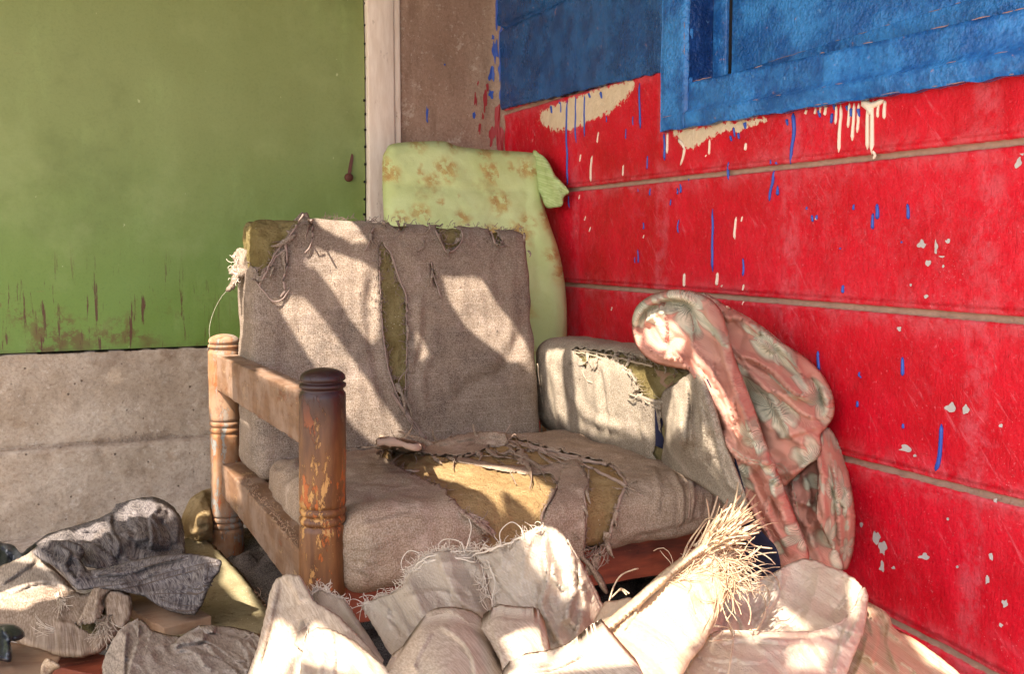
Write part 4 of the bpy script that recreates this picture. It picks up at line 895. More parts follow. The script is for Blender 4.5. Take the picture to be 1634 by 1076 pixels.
# --- right arm pad
f = [np.array([1.092, 1.53, .28]), np.array([1.25, 1.53, .28]), np.array([1.088, 1.53, .525]), np.array([1.24, 1.53, .52])]
b = [np.array([1.075, 2.27, .28]), np.array([1.25, 2.27, .28]), np.array([1.07, 2.27, .522]), np.array([1.24, 2.27, .52])]
an = c8(f, b)
AT = [jag([(912, 556), (940, 556), (975, 560), (1010, 566), (1050, 576), (1095, 588), (1108, 600), (1085, 622), (1062, 634), (1040, 642), (1020, 628), (1010, 600), (985, 578), (960, 572), (942, 575), (935, 590), (925, 570)], 5, 1.4, 21),
      jag([(1047, 640), (1055, 660), (1052, 700), (1053, 740), (1200, 800), (1230, 700), (1180, 600), (1110, 600), (1085, 625)], 6, 1, 22)]
V, F, N, u = cushion(an, (.05, .06, .05), .006, (.014, 0, .006), (.003, .08), 0, 6, lambda V, u: -.007*np.abs(perlin(V*np.array([3, 16, 4])))+pxcrease(V, [([(880, 580), (890, 640), (896, 690)], 6, .005), ([(955, 580), (962, 640), (968, 700)], 5, -.006), ([(900, 600), (930, 660), (1000, 690)], 8, .004), ([(1030, 650), (1024, 680), (1030, 706)], 4, .004)]))
V2, F2 = cutfab(V, F, N, AT); mk('arm_pad_cover', V2, F2, M['faba'], chair, solid=.0015)
acov = (V, F)
V, F, N, u = cushion(an, (.05, .06, .05), .009, (.014, 0, .006), (.004, .06), -.008, 6, lambda V, u: -.007*np.abs(fbm(V*30, 4)))
mk('arm_foam', V, F, M['foamo'], chair)
# ================================================================ cloths, sacks and rubbish
SHARP = ('canvas_sheet', 'frayed_sack', 'pink_sack', 'torn_woven_sack', 'folded_cloth', 'frayed_cream_sack', 'white_sack_edge', 'open_sack', 'tan_sheet', 'beige_trousers', 'grey_sheet', 'torn_cushion', 'grey_jeans')
def cloth(name, pieces, mat, label=None, cat=None, parent=None, solid=.003, group=None):
    mb = MB(); dfs = []
    for k, p in enumerate(pieces):
        p = dict(p)
        if name in SHARP: p.setdefault('smooth', False); p.setdefault('rag', .35); p['crum'] = [(a*1.7, b, c, d) for a, b, c, d in p.get('crum', [])]+[(.0030, .012, 1.3, 20)]; p['noise'] = [(a*.35, b, c, d) for a, b, c, d in p.get('noise', [])]; p['sp'] = min(p.get('sp', 4), 3.1)
        V, F, uv, df = relief(seed=k+len(name), **p); mb.add(V, F, uv+k*.37); dfs.append(df)
    o = mb.build(name, mat, parent, solid=solid)
    if label: tag(o, label, cat, group)
    return o, dfs
def pt3(df, x, y, out=0.0): d = float(df(np.array([x]), np.array([y]))[0])-out; return atd(x, y, d)
def strand(mb, df, p0, ang, ln, curl=.4, r=.0009, out=.006, rise=.0, n=9, seed=0, taper=.4, flat=False, grav=0):
    """a loose thread: starts at photo px p0, heads along ang (deg, y down), length in px, leaves the cloth by out metres"""
    r_ = np.random.default_rng(seed); x, y = p0; a = R(ang); P = []; k = 0; c = r_.normal()*curl
    for i in range(n):
        t = i/(n-1); P.append(pt3(df, x, y, out*(.2+t)+rise*t*t)); c += r_.normal()*curl*.8; c *= .8; a += c/n*3
        a += grav*(R(90)-a)*t*.3
        x += math.cos(a)*ln/(n-1); y += math.sin(a)*ln/(n-1)
    w = r*(1-taper*np.linspace(0, 1, n))
    if flat: mb.ribbon(P, w*2.6, tw=r_.uniform(-3, 3), th=r*.25)
    else: mb.tube(P, w, 4)
def fringe(mb, df, line, n, ang, spread, ln, **k):
    L = resample(crom(line, 5), 1.0); 
    for i in range(n):
        p = L[rng.integers(len(L))]+rng.normal(size=2)*.8
        strand(mb, df, p, ang+rng.normal()*spread, ln*rng.uniform(.3, 1.2), seed=int(rng.integers(1e6)), **k)
def hem(mb, df, line, r=.002, out=.003, amp=1.2, k=6):
    L = resample(crom(line, 6), 5.0); L = L+np.stack([perlin(np.c_[L*.11, L[:, :1]*0]), perlin(np.c_[L*.11+9, L[:, :1]*0])], -1)*amp
    P = np.array([pt3(df, a, b, out) for a, b in L]); rr = r*(1+.5*perlin(P*90)); mb.tube(P, np.abs(rr)+2e-4, k)

# ---- green printed mattress behind the armchair
o, dfs = cloth('folded_mattress', [dict(outline=[(616, 240), (622, 231), (645, 227), (690, 225), (712, 226), (730, 233), (760, 237), (800, 240), (845, 243), (858, 247), (863, 260), (864, 290), (866, 320), (878, 360), (890, 395), (898, 430), (903, 470), (905, 520), (903, 560), (898, 600), (640, 620), (618, 420), (612, 340), (610, 280), (611, 250)],
    ctrl=[(615, 240, 'Y2.76'), (860, 250, 'Y2.64'), (740, 300, 'Y2.64'), (905, 540, 'X1.265'), (896, 430, 'X1.265'), (620, 560, 'Y2.68'), (800, 500, 'Y2.55'), (740, 232, 'Y2.72')],
    folds=[([(612, 292), (680, 296), (760, 303), (830, 304), (862, 300)], 14, -.010, 0), ([(650, 228), (730, 240), (800, 244), (850, 250)], 12, .012, 0), ([(826, 250), (842, 290), (840, 340), (855, 400), (862, 480)], 16, -.010, 0), ([(862, 330), (880, 380), (890, 440)], 10, .01, 0), ([(700, 330), (820, 350)], 14, -.006, 0)],
    roll=(24, .05), noise=[(.003, .11, 1.5, 20), (.0015, .03, 1, 0)], sp=4.5, body=.02, uvk=1.0)], M['matt'], 'pale green mattress cover with brown flower print standing behind the armchair', 'mattress', solid=0)
o, dfs = cloth('loose_corner', [dict(outline=[(850, 243), (862, 246), (872, 254), (880, 268), (886, 280), (896, 290), (906, 302), (908, 308), (900, 314), (897, 328), (885, 331), (874, 332), (868, 325), (862, 310), (850, 300)],
    ctrl=[(855, 250, 'Y2.66'), (890, 290, 'X1.275'), (905, 308, 'X1.285'), (870, 325, 'X1.265')], folds=[([(862, 256), (876, 285), (888, 320)], 6, .014, 1), ([(880, 275), (890, 300), (900, 318)], 5, .012, -1), ([(872, 260), (884, 280), (900, 300)], 4, .01, 0)],
    roll=(5, .008), noise=[(.004, .03, 1.5, 60)], sp=3, uvk=.7)], m_fabric('pale_green_cotton', srgb(178, 198, 120), srgb(190, 208, 134), srgb(150, 160, 96), 90, uv=True), parent=o, solid=.002)

# ---- floral cloth over the right arm
FD = [(1015, 500, 1.98), (1080, 490, 1.95), (1010, 540, 1.97), (1090, 585, 1.86), (1150, 640, 1.74), (1160, 560, 1.84), (1190, 700, 1.70), (1230, 820, 1.67), (1270, 900, 1.67), (1160, 480, 1.95), (1250, 650, 1.70), (1240, 760, 1.68)]
FD2 = [(1120, 475, 2.02), (1180, 500, 1.98), (1265, 560, 'X1.285'), (1325, 650, 'X1.275'), (1200, 600, 1.86), (1240, 760, 1.74), (1300, 720, 1.74), (1250, 650, 1.77)]
FD3 = [(1300, 700, 1.77), (1320, 690, 'X1.285'), (1360, 800, 'X1.285'), (1350, 905, 'X1.27'), (1310, 850, 1.70), (1340, 760, 'X1.275')]
FD4 = [(1200, 780, 1.77), (1300, 740, 1.79), (1215, 925, 1.74), (1345, 905, 1.74), (1270, 850, 1.77)]
o, fdf = cloth('floral_cloth', [
 dict(outline=[(1010, 525), (1010, 508), (1018, 488), (1038, 473), (1062, 465), (1085, 463), (1108, 467), (1130, 476), (1148, 494), (1160, 528), (1170, 568), (1184, 604), (1196, 635), (1207, 665), (1218, 700), (1232, 735), (1246, 770), (1258, 800), (1272, 835), (1286, 868), (1289, 895), (1268, 908), (1240, 905), (1222, 868), (1208, 838), (1197, 812), (1188, 790), (1180, 765), (1168, 745), (1152, 712), (1150, 690), (1146, 665), (1136, 645), (1120, 622), (1107, 602), (1096, 590), (1070, 585), (1045, 578), (1026, 564), (1014, 546)],
      ctrl=FD, fk=2.0, auto=[(26, 62, 80, 5, .010)], roll=(11, .022), sp=3.4, crum=[(.020, .05, 2.6, 62), (.009, .02, 2.2, 60)], noise=[(.0035, .06, 2.5, 60), (.0012, .02, 2, 60)], uvr=.35, uvk=1.0, folds=[
      ([(1140, 480), (1128, 500), (1150, 540), (1158, 580), (1172, 620), (1188, 660), (1200, 700), (1216, 742), (1232, 780), (1248, 820), (1262, 860)], 13, .016, 1),
      ([(1020, 540), (1022, 510), (1040, 492), (1070, 482), (1098, 490), (1106, 512), (1106, 540)], 8, -.020, 0), ([(1014, 520), (1024, 496), (1050, 478), (1085, 474), (1110, 486)], 6, .012, 0), ([(1028, 520), (1034, 508), (1052, 498), (1080, 496)], 5, .014, -1),
      ([(1106, 494), (1108, 520), (1104, 545), (1118, 570), (1140, 600), (1160, 640), (1176, 690)], 7, .012, -1), ([(1100, 590), (1124, 618), (1146, 650), (1168, 690), (1180, 720)], 9, .014, -1), ([(1085, 560), (1110, 580), (1135, 612), (1158, 655)], 8, -.010, 0),
      ([(1152, 690), (1170, 725), (1200, 742), (1240, 742)], 7, .014, 1), ([(1160, 705), (1185, 728), (1215, 738), (1245, 740), (1260, 765), (1266, 800)], 4, .012, 0), ([(1190, 740), (1210, 790), (1236, 840), (1262, 890)], 10, .014, 1), ([(1176, 750), (1192, 790), (1214, 830), (1240, 885)], 8, .012, -1), ([(1205, 745), (1225, 785), (1250, 830)], 8, -.012, 0), ([(1060, 560), (1080, 540), (1104, 545)], 8, -.008, 0), ([(1030, 555), (1060, 572), (1090, 575)], 6, .010, 1)]),
 dict(outline=[(1118, 470), (1135, 474), (1160, 490), (1190, 505), (1220, 525), (1243, 545), (1268, 560), (1292, 577), (1311, 598), (1322, 616), (1330, 640), (1329, 664), (1318, 682), (1308, 694), (1310, 712), (1306, 730), (1290, 741), (1278, 752), (1262, 766), (1248, 776), (1226, 760), (1200, 690), (1180, 620), (1160, 560), (1140, 510)],
      ctrl=FD2, fk=2.0, auto=[(22, 45, 80, 5, .010)], roll=(9, .016), sp=3.4, crum=[(.022, .05, 2.4, 45), (.009, .02, 2, 40)], noise=[(.0035, .07, 2.5, 45), (.001, .02, 2, 45)], uvr=.35, folds=[
      ([(1178, 568), (1200, 574), (1230, 592), (1256, 618), (1280, 634), (1300, 644)], 12, .022, 1), ([(1165, 500), (1200, 520), (1240, 548), (1268, 580), (1282, 612), (1298, 636)], 11, .018, -1), ([(1256, 560), (1276, 596), (1294, 628)], 7, .014, 1), ([(1200, 620), (1240, 628), (1280, 660), (1316, 670)], 12, .012, 1), ([(1218, 740), (1250, 756), (1280, 748), (1305, 728)], 7, .012, 0), ([(1186, 600), (1202, 660), (1226, 720)], 8, -.012, 0), ([(1290, 600), (1306, 622), (1312, 650)], 5, -.014, 0), ([(1310, 620), (1320, 645), (1316, 668)], 6, .012, 0), ([(1240, 700), (1280, 690), (1310, 680)], 8, .009, 1)]),
 dict(outline=[(1300, 712), (1312, 690), (1322, 684), (1336, 704), (1346, 726), (1354, 760), (1360, 795), (1364, 835), (1361, 875), (1352, 906), (1341, 908), (1336, 892), (1326, 872), (1318, 856), (1310, 840), (1303, 826), (1305, 790), (1306, 750)],
      ctrl=FD3, fk=1.8, auto=[(9, 84, 80, 4, .009)], roll=(5, .010), sp=3.2, crum=[(.018, .04, 3, 84), (.007, .018, 2, 80)], noise=[(.003, .05, 3, 80)], uvr=.35, rag=.5, folds=[([(1318, 700), (1328, 740), (1334, 790), (1338, 840), (1342, 885)], 8, .016, 1), ([(1308, 720), (1312, 770), (1316, 830)], 6, .012, 0), ([(1344, 740), (1352, 800), (1352, 870)], 5, .010, 0), ([(1326, 690), (1342, 730), (1350, 770)], 5, -.010, 0)]),
 dict(outline=[(1190, 800), (1215, 780), (1250, 768), (1285, 745), (1308, 728), (1316, 790), (1330, 860), (1345, 908), (1310, 915), (1270, 920), (1240, 925), (1212, 925), (1208, 880), (1196, 840)],
      ctrl=FD4, fk=1.3, auto=[(8, 70, 60, 5, .008)], roll=(8, .02), sp=4, crum=[(.018, .05, 2, 60)], noise=[(.006, .05, 2.5, 70)], uvr=.35, folds=[([(1262, 770), (1270, 820), (1290, 840), (1310, 830)], 9, .02, 1), ([(1280, 750), (1292, 790), (1286, 830), (1300, 880)], 8, .02, -1), ([(1268, 800), (1296, 812), (1312, 840)], 7, .02, 1), ([(1296, 830), (1300, 870), (1315, 905)], 8, .016, -1)])],
 M['floral'], 'salmon cloth with pale flowers draped over the right arm of the chair', 'cloth', solid=.003)

# ---- loose beige cover hanging off the arm front (part of the chair)
LD = [(1060, 640, 'X1.075'), (1060, 740, 'X1.09'), (1150, 800, 1.72), (1110, 600, 1.80), (1130, 700, 1.72), (1180, 790, 1.66), (1090, 700, 1.76)]
cloth('loose_arm_cover', [dict(outline=[(1058, 628), (1075, 615), (1096, 600), (1108, 596), (1122, 606), (1134, 632), (1144, 660), (1152, 690), (1160, 715), (1170, 740), (1182, 770), (1192, 800), (1190, 825), (1176, 835), (1150, 800), (1110, 770), (1070, 752), (1056, 745), (1062, 690), (1056, 660)],
    ctrl=LD, roll=(5, .01), sp=3, fk=1.3, auto=[(10, 78, 70, 4, .007)], crum=[(.010, .05, 3, 78), (.004, .018, 2, 78)], noise=[(.004, .045, 3, 75)], folds=[([(1076, 622), (1078, 660), (1072, 710)], 7, .016, 1), ([(1096, 606), (1098, 650), (1090, 720)], 8, .018, -1), ([(1112, 606), (1120, 660), (1128, 735)], 7, .018, 1), ([(1122, 620), (1138, 680), (1152, 740), (1170, 790)], 7, .014, 1), ([(1104, 620), (1106, 670), (1110, 730)], 5, -.012, 0), ([(1086, 640), (1084, 690)], 4, .008, 0)])], M['faba'], parent=chair)
cloth('navy_lining', [dict(outline=[(1045, 655), (1058, 640), (1062, 690), (1060, 718), (1046, 712)], ctrl=[(1050, 680, 'X1.082')], sp=4, smooth=False), dict(outline=[(1126, 604), (1136, 622), (1150, 668), (1158, 700), (1172, 730), (1184, 770), (1198, 820), (1216, 850), (1240, 880), (1240, 925), (1186, 925), (1188, 860), (1180, 800), (1166, 752), (1152, 715), (1142, 680), (1130, 640)],
    ctrl=[(1130, 610, 1.79), (1150, 680, 1.745), (1180, 770, 1.70), (1210, 900, 1.72)], sp=4, noise=[(.004, .03, 2, 70)], folds=[([(1140, 640), (1160, 700), (1184, 780)], 5, .008, 1)])], M['navy'], parent=chair, solid=.002)

# ---- heap of sacks in front
ZS = lambda x, y, z: (x, y, 'Z%g' % z)
th = MB()   # threads shared per sack below
o, d1 = cloth('canvas_sheet', [dict(outline=[(441, 926), (456, 918), (478, 920), (486, 932), (500, 960), (540, 985), (575, 1020), (610, 1060), (620, 1090), (392, 1090), (412, 1035), (424, 985), (432, 945)],
    ctrl=[(440, 925, 1.52), (480, 922, 1.49), (400, 1080, 1.30), (600, 1080, 1.22), (480, 1000, 1.38)], roll=(3, .004), sp=3.6, crum=[(.010, .09, 2.2, 70), (.003, .03, 1.5, 40)], noise=[(.003, .12, 2, 70)], uvr=.3, folds=[([(446, 930), (436, 970), (424, 1020), (410, 1070)], 10, .012, -1), ([(458, 926), (470, 940), (480, 965)], 8, .014, 1), ([(560, 1010), (520, 1040), (500, 1080)], 10, .010, 1)])],
    M['canvas'], 'smooth cream canvas sheet propped against the foot of the front post', 'cloth')
o, d2 = cloth('frayed_sack', [dict(outline=[(486, 968), (494, 950), (508, 942), (528, 948), (548, 958), (560, 975), (576, 1000), (596, 1030), (612, 1056), (600, 1075), (540, 1070), (500, 1050), (470, 1030), (478, 1000)],
    ctrl=[(495, 950, 1.475), (550, 960, 1.46), (600, 1060, 1.30), (490, 1040, 1.31)], roll=(2.5, .003), sp=3.4, crum=[(.014, .05, 2, 55), (.005, .018, 1.5, 50)], noise=[(.005, .05, 3, 55), (.002, .015, 2, 55)], folds=[([(505, 950), (515, 990), (505, 1030)], 9, .012, 1), ([(548, 965), (572, 1005), (600, 1050)], 9, .012, -1)])],
    M['sack'], 'small frayed woven sack bunched at the foot of the front post', 'sack')
tb = MB(); D = d2[0]
fringe(tb, D, [(490, 955), (508, 942), (530, 950), (556, 968)], 80, -70, 50, 18, r=.0006, curl=.8, out=.01)
fringe(tb, D, [(500, 990), (520, 975), (560, 990)], 16, 110, 20, 50, r=.0008, curl=.5, out=.012); tag(tb.build('frayed_threads', M['thread'], o), kind='stuff')
o, d3 = cloth('pink_sack', [dict(outline=[(478, 1090), (484, 1040), (492, 1012), (506, 1003), (528, 1006), (546, 1014), (566, 1026), (590, 1046), (618, 1070), (632, 1092)],
    ctrl=[(505, 1005, 1.28), (550, 1015, 1.26), (490, 1080, 1.17), (620, 1085, 1.16)], roll=(3, .004), sp=3.4, crum=[(.014, .06, 2, 75), (.005, .02, 1.5, 60)], noise=[(.006, .06, 3, 75), (.002, .02, 2, 60)], folds=[([(510, 1006), (516, 1040), (508, 1085)], 7, .014, 1), ([(528, 1008), (534, 1050), (530, 1088)], 6, .010, -1), ([(548, 1018), (580, 1050), (600, 1088)], 9, .010, -1)])],
    M['sackp'], 'bright pinkish woven sack lying lowest, left of the round cloth lump', 'sack')
o, d4 = cloth('torn_woven_sack', [
 dict(outline=[(578, 968), (598, 958), (622, 950), (645, 938), (655, 918), (664, 900), (676, 888), (694, 882), (720, 881), (756, 879), (772, 895), (778, 930), (788, 970), (796, 1000), (792, 1040), (740, 1060), (650, 1075), (620, 1040), (600, 1005)],
      ctrl=[(600, 958, 1.455), (670, 890, 1.455), (756, 880, 1.46), (790, 1000, 1.38), (640, 1060, 1.27), (700, 960, 1.39)], roll=(2.5, .003), sp=3.4, auto=[(10, 60, 60, 5, .008)], crum=[(.022, .08, 1.8, 65), (.008, .026, 1.5, 30)], noise=[(.006, .07, 2.4, 65), (.002, .02, 2, 50)], folds=[([(700, 885), (712, 920), (740, 965), (790, 985)], 16, .014, 1), ([(640, 955), (700, 945), (760, 960)], 12, .010, -1), ([(600, 965), (640, 1000), (680, 1040)], 14, .014, 1), ([(660, 905), (700, 900), (760, 902)], 6, .006, 0)]),
 dict(outline=[(752, 884), (778, 884), (802, 873), (826, 862), (846, 847), (866, 838), (884, 842), (900, 854), (912, 876), (928, 900), (944, 930), (956, 955), (965, 976), (976, 1000), (962, 1022), (930, 1030), (905, 1045), (880, 1036), (840, 1005), (800, 1008), (790, 975), (780, 930), (770, 900)],
      ctrl=[(760, 885, 1.455), (868, 838, 1.43), (905, 860, 1.43), (970, 985, 1.42), (800, 1000, 1.37), (900, 1040, 1.29), (860, 930, 1.37)], roll=(3, .004), sp=3.4, auto=[(12, 75, 80, 5, .010)], crum=[(.026, .085, 2, 72), (.008, .026, 1.5, 80)], noise=[(.006, .07, 2.5, 70), (.002, .02, 2, 60)], folds=[([(872, 842), (868, 880), (872, 930), (864, 970), (888, 1015), (902, 1038)], 11, .022, 1), ([(900, 856), (916, 900), (914, 950), (902, 1000)], 12, .014, -1), ([(936, 920), (915, 950), (905, 985), (925, 1010)], 8, .014, 1), ([(784, 890), (800, 930), (830, 965), (860, 980)], 12, .012, 1), ([(850, 850), (830, 900), (836, 950)], 10, .008, 0)])],
    M['sack'], 'torn shiny woven sack with frayed top edge leaning on the seat front', 'sack')
tb = MB(); D = d4[0]; D2 = d4[1]
edge_l = [(578, 968), (600, 958), (625, 950), (646, 936), (656, 916), (664, 900), (678, 888), (700, 882), (730, 880), (756, 879)]
fringe(tb, D, edge_l[:5], 130, -60, 70, 18, r=.0006, curl=.9, out=.012); fringe(tb, D, edge_l[3:], 150, -80, 50, 17, r=.0006, curl=.8, out=.010)
fringe(tb, D, edge_l[:4], 40, 95, 30, 36, r=.0006, curl=.6, out=.014, grav=.6); fringe(tb, D, edge_l[5:], 46, 100, 20, 24, r=.0006, curl=.3, out=.008)
fringe(tb, D2, [(752, 882), (790, 878), (826, 862), (866, 840)], 90, 210, 60, 20, r=.0006, curl=.9, out=.01)
for k in range(26): strand(tb, D2, (758+rng.uniform(0, 26), 890+rng.uniform(0, 60)), rng.uniform(40, 110), rng.uniform(20, 52), .7, .0008, .012, seed=k)
for k in range(5): hem(tb, D if k < 3 else D2, [[(582, 966), (640, 940), (664, 902), (700, 884), (757, 880)], [(640, 944), (662, 912), (690, 896), (752, 890)], [(676, 896), (720, 893), (758, 896)], [(736, 893), (790, 876), (840, 856), (868, 842)], [(750, 880), (800, 872), (850, 850)]][k], .0013, .008, 4, 4)
for p in ([(702, 886), (700, 870), (712, 861), (735, 866), (742, 884)], [(800, 874), (798, 850), (815, 834), (830, 842), (836, 858)], [(743, 880), (752, 845), (748, 828)], [(780, 900), (790, 930), (785, 960), (790, 990)], [(650, 925), (640, 900), (652, 880), (672, 884)]):
    L = crom(p, 5); tb.tube([pt3(D2, a, b, .02) for a, b in L], .0008, 4)
tag(tb.build('frayed_threads', M['thread'], o), kind='stuff')

o, d5 = cloth('round_cloth_lump', [dict(outline=[(618, 1092), (630, 1062), (645, 1040), (660, 1018), (674, 1003), (690, 997), (715, 996), (738, 1000), (756, 1008), (772, 1022), (786, 1040), (798, 1062), (806, 1092)],
    ctrl=[(640, 1060, 1.17), (690, 998, 1.24), (750, 1005, 1.23), (800, 1070, 1.16), (710, 1070, 1.10)], roll=(12, .022), sp=3.6, body=.1, crum=[(.012, .10, 1.6, 50), (.003, .03, 1.4, 20)], noise=[(.003, .09, 2, 30)], folds=[([(700, 1000), (730, 1018), (752, 1046), (760, 1090)], 9, .014, 1), ([(690, 1010), (670, 1040), (656, 1080)], 12, .008, -1), ([(655, 1058), (664, 1072), (670, 1092)], 5, .010, 1)])],
    M['canvas'], 'round beige cloth lump at the bottom, left of centre', 'cloth', solid=0)
o, d6 = cloth('folded_cloth', [dict(outline=[(768, 1004), (782, 992), (797, 986), (826, 990), (852, 991), (862, 994), (872, 1012), (876, 1036), (882, 1056), (876, 1092), (806, 1092), (798, 1056), (782, 1026)],
    ctrl=[(775, 1000, 1.24), (855, 992, 1.23), (880, 1060, 1.18), (800, 1080, 1.13), (840, 1050, 1.14)], roll=(4, .008), sp=3.6, body=.08, crum=[(.012, .09, 1.6, 60)], noise=[(.002, .1, 2, 60)], folds=[([(862, 998), (866, 1030), (880, 1056)], 7, .012, -1), ([(782, 1000), (794, 1030), (806, 1080)], 9, .014, 1)])],
    M['canvas'], 'cream folded cloth standing between the round lump and the frayed diagonal sack', 'cloth', solid=0)
# diagonal sack
SD = [(880, 1060, 1.15), (1000, 960, 1.26), (1165, 840, 1.34), (1205, 870, 1.34), (1190, 930, 1.31), (1060, 1070, 1.10), (1100, 960, 1.22), (960, 1070, 1.09)]
o, d7 = cloth('frayed_cream_sack', [
 dict(outline=[(866, 1092), (882, 1062), (905, 1042), (940, 1014), (975, 986), (1005, 962), (1032, 938), (1058, 914), (1085, 893), (1110, 876), (1135, 858), (1150, 862), (1146, 890), (1150, 915), (1164, 930), (1160, 952), (1148, 975), (1136, 1000), (1122, 1030), (1100, 1055), (1080, 1092)],
      ctrl=SD, roll=(4, .007), sp=3.4, crum=[(.010, .08, 3, -45), (.004, .025, 2.5, -45)], noise=[(.003, .09, 3, -42), (.0012, .03, 3, -42)], folds=[([(890, 1064), (950, 1020), (1010, 972), (1060, 925), (1110, 886), (1150, 862)], 11, .026, 1), ([(985, 1018), (1010, 985), (1030, 955), (1070, 925)], 7, .010, 1), ([(1060, 940), (1100, 945), (1150, 930)], 12, .006, 0), ([(1120, 1030), (1060, 1060), (1020, 1085)], 12, .010, 1), ([(1000, 1060), (1060, 1000), (1120, 930)], 20, .007, 0)]),
 dict(outline=[(958, 976), (966, 962), (985, 960), (1004, 955), (1016, 962), (1004, 985), (975, 1010), (950, 1026), (940, 1010)], ctrl=[(960, 970, 1.36), (1010, 958, 1.33), (950, 1020, 1.28)], sp=3.4, noise=[(.005, .03, 2, 30)], roll=(3, .005))],
    M['sackw'], 'sunlit cream woven sack rolled diagonally with a frayed brush of fibres at its top', 'sack')
tb = MB(); D = d7[0]
for k in range(230):   # the brush of fibres
    t = rng.uniform(0, 1); s_ = rng.normal()*6; x0 = 1108+t*38+s_*.5; y0 = 880-t*22+s_*.8+6
    strand(tb, D, (x0, y0), -43+rng.normal()*9+max(0, s_)*.9, rng.uniform(40, 112)*rng.uniform(.6, 1), .13, .0010, .016, rise=.03*rng.uniform(-.5, 1), seed=k+100, taper=.15, flat=True, n=8)
for k in range(130):
    x0 = 1140+rng.uniform(-6, 20); y0 = rng.uniform(868, 945)
    strand(tb, D, (x0, y0), rng.uniform(-50, 70), rng.uniform(20, 95), .6, .0007, .014, rise=.02*rng.uniform(-1, 1), seed=k+300, taper=.2, flat=k % 2 == 0, n=10, grav=.35)
for k in range(26):
    strand(tb, D, (1055+rng.uniform(0, 60), 930+rng.uniform(-26, 0)), rng.uniform(-40, 20), rng.uniform(30, 70), .6, .0007, .012, seed=k+500, n=8)
for p in ([(1150, 960), (1158, 985), (1170, 1010), (1168, 1040), (1162, 1076)], [(1132, 1024), (1150, 1022), (1168, 1020), (1172, 1008)], [(1140, 1000), (1160, 1002), (1172, 1012)], [(1089, 893), (1098, 868), (1118, 840), (1130, 828), (1150, 832)], [(1090, 896), (1104, 870), (1124, 838), (1134, 830)], [(1178, 930), (1205, 915), (1225, 912), (1240, 925), (1244, 940)],
          [(972, 960), (980, 935), (992, 918), (1010, 910), (1018, 908)], [(985, 945), (992, 940), (1004, 948)], [(975, 955), (990, 942), (1000, 950)], [(1190, 860), (1205, 872), (1232, 876)], [(1180, 940), (1215, 950), (1222, 975), (1210, 1003), (1196, 1006)], [(1195, 945), (1220, 935), (1228, 960), (1215, 985)]):
    L = crom(p, 6); tb.tube([pt3(D, a, b, .012+.006*math.sin(i*.7)) for i, (a, b) in enumerate(L)], .0011, 5)
tag(tb.build('frayed_fibres', M['sackw'], o), kind='stuff')
o, d8 = cloth('white_sack_edge', [dict(outline=[(800, 1092), (812, 1072), (840, 1062), (876, 1057), (905, 1048), (930, 1030), (950, 1012), (966, 1004), (984, 1026), (1004, 1050), (1024, 1072), (1034, 1092)],
    ctrl=[(820, 1080, 1.08), (960, 1010, 1.13), (1025, 1080, 1.04), (900, 1080, 1.05)], roll=(3, .004), sp=3.6, body=.05, crum=[(.010, .07, 1.6, 20)], noise=[(.003, .08, 2, 20)], folds=[([(820, 1070), (880, 1068), (940, 1040)], 10, .010, 1)])],
    M['canvas'], 'white sunlit cloth edge at the very bottom, below the diagonal sack', 'cloth', solid=0)
# right pouch
o, d9 = cloth('open_sack', [
 dict(outline=[(1120, 1020), (1126, 985), (1150, 955), (1180, 935), (1215, 925), (1238, 914), (1262, 900), (1282, 893), (1300, 895), (1322, 905), (1344, 913), (1362, 924), (1374, 936), (1380, 952), (1376, 980), (1350, 1006), (1300, 1022), (1200, 1025)],
      ctrl=[(1130, 1000, 1.36), (1285, 893, 1.50), (1375, 935, 1.42), (1240, 960, 1.47), (1340, 980, 1.40), (1200, 1020, 1.40)], roll=(3, .005), sp=3.4, auto=[(12, -60, 70, 5, .008)], crum=[(.018, .08, 2, -60), (.005, .022, 1.6, -50)], noise=[(.004, .06, 3, -60), (.0014, .014, 3, -50)], folds=[([(1250, 925), (1232, 965), (1200, 1012)], 8, .016, -1), ([(1345, 920), (1350, 950), (1320, 990)], 12, -.014, 0), ([(1310, 905), (1300, 950), (1282, 1000)], 16, .008, 0), ([(1160, 955), (1180, 990), (1190, 1015)], 10, .01, 1)]),
 dict(outline=[(1086, 1092), (1104, 1058), (1124, 1026), (1140, 1010), (1170, 1008), (1220, 1010), (1265, 1011), (1300, 1009), (1330, 1000), (1352, 986), (1366, 966), (1372, 944), (1380, 938), (1384, 952), (1382, 985), (1376, 1012), (1362, 1045), (1344, 1092)],
      ctrl=[(1110, 1060, 1.17), (1150, 1008, 1.24), (1260, 1011, 1.24), (1340, 1000, 1.30), (1380, 945, 1.38), (1370, 1040, 1.27), (1220, 1080, 1.14)], roll=(2.5, .003), sp=3.4, auto=[(10, 10, 90, 6, .007)], crum=[(.014, .07, 2, 20), (.005, .022, 1.6, 10)], noise=[(.004, .07, 3, 15), (.0015, .02, 3, 10)], folds=[([(1130, 1018), (1200, 1020), (1270, 1024), (1330, 1012)], 7, .010, -1), ([(1372, 960), (1368, 990), (1350, 1030)], 8, .012, 1), ([(1160, 1030), (1220, 1040), (1290, 1036)], 12, .006, 0), ([(1354, 990), (1340, 1040), (1330, 1085)], 12, .010, 1)])],
    M['sackp'], 'open plastic sack with a pale rim, below the floral cloth', 'sack')
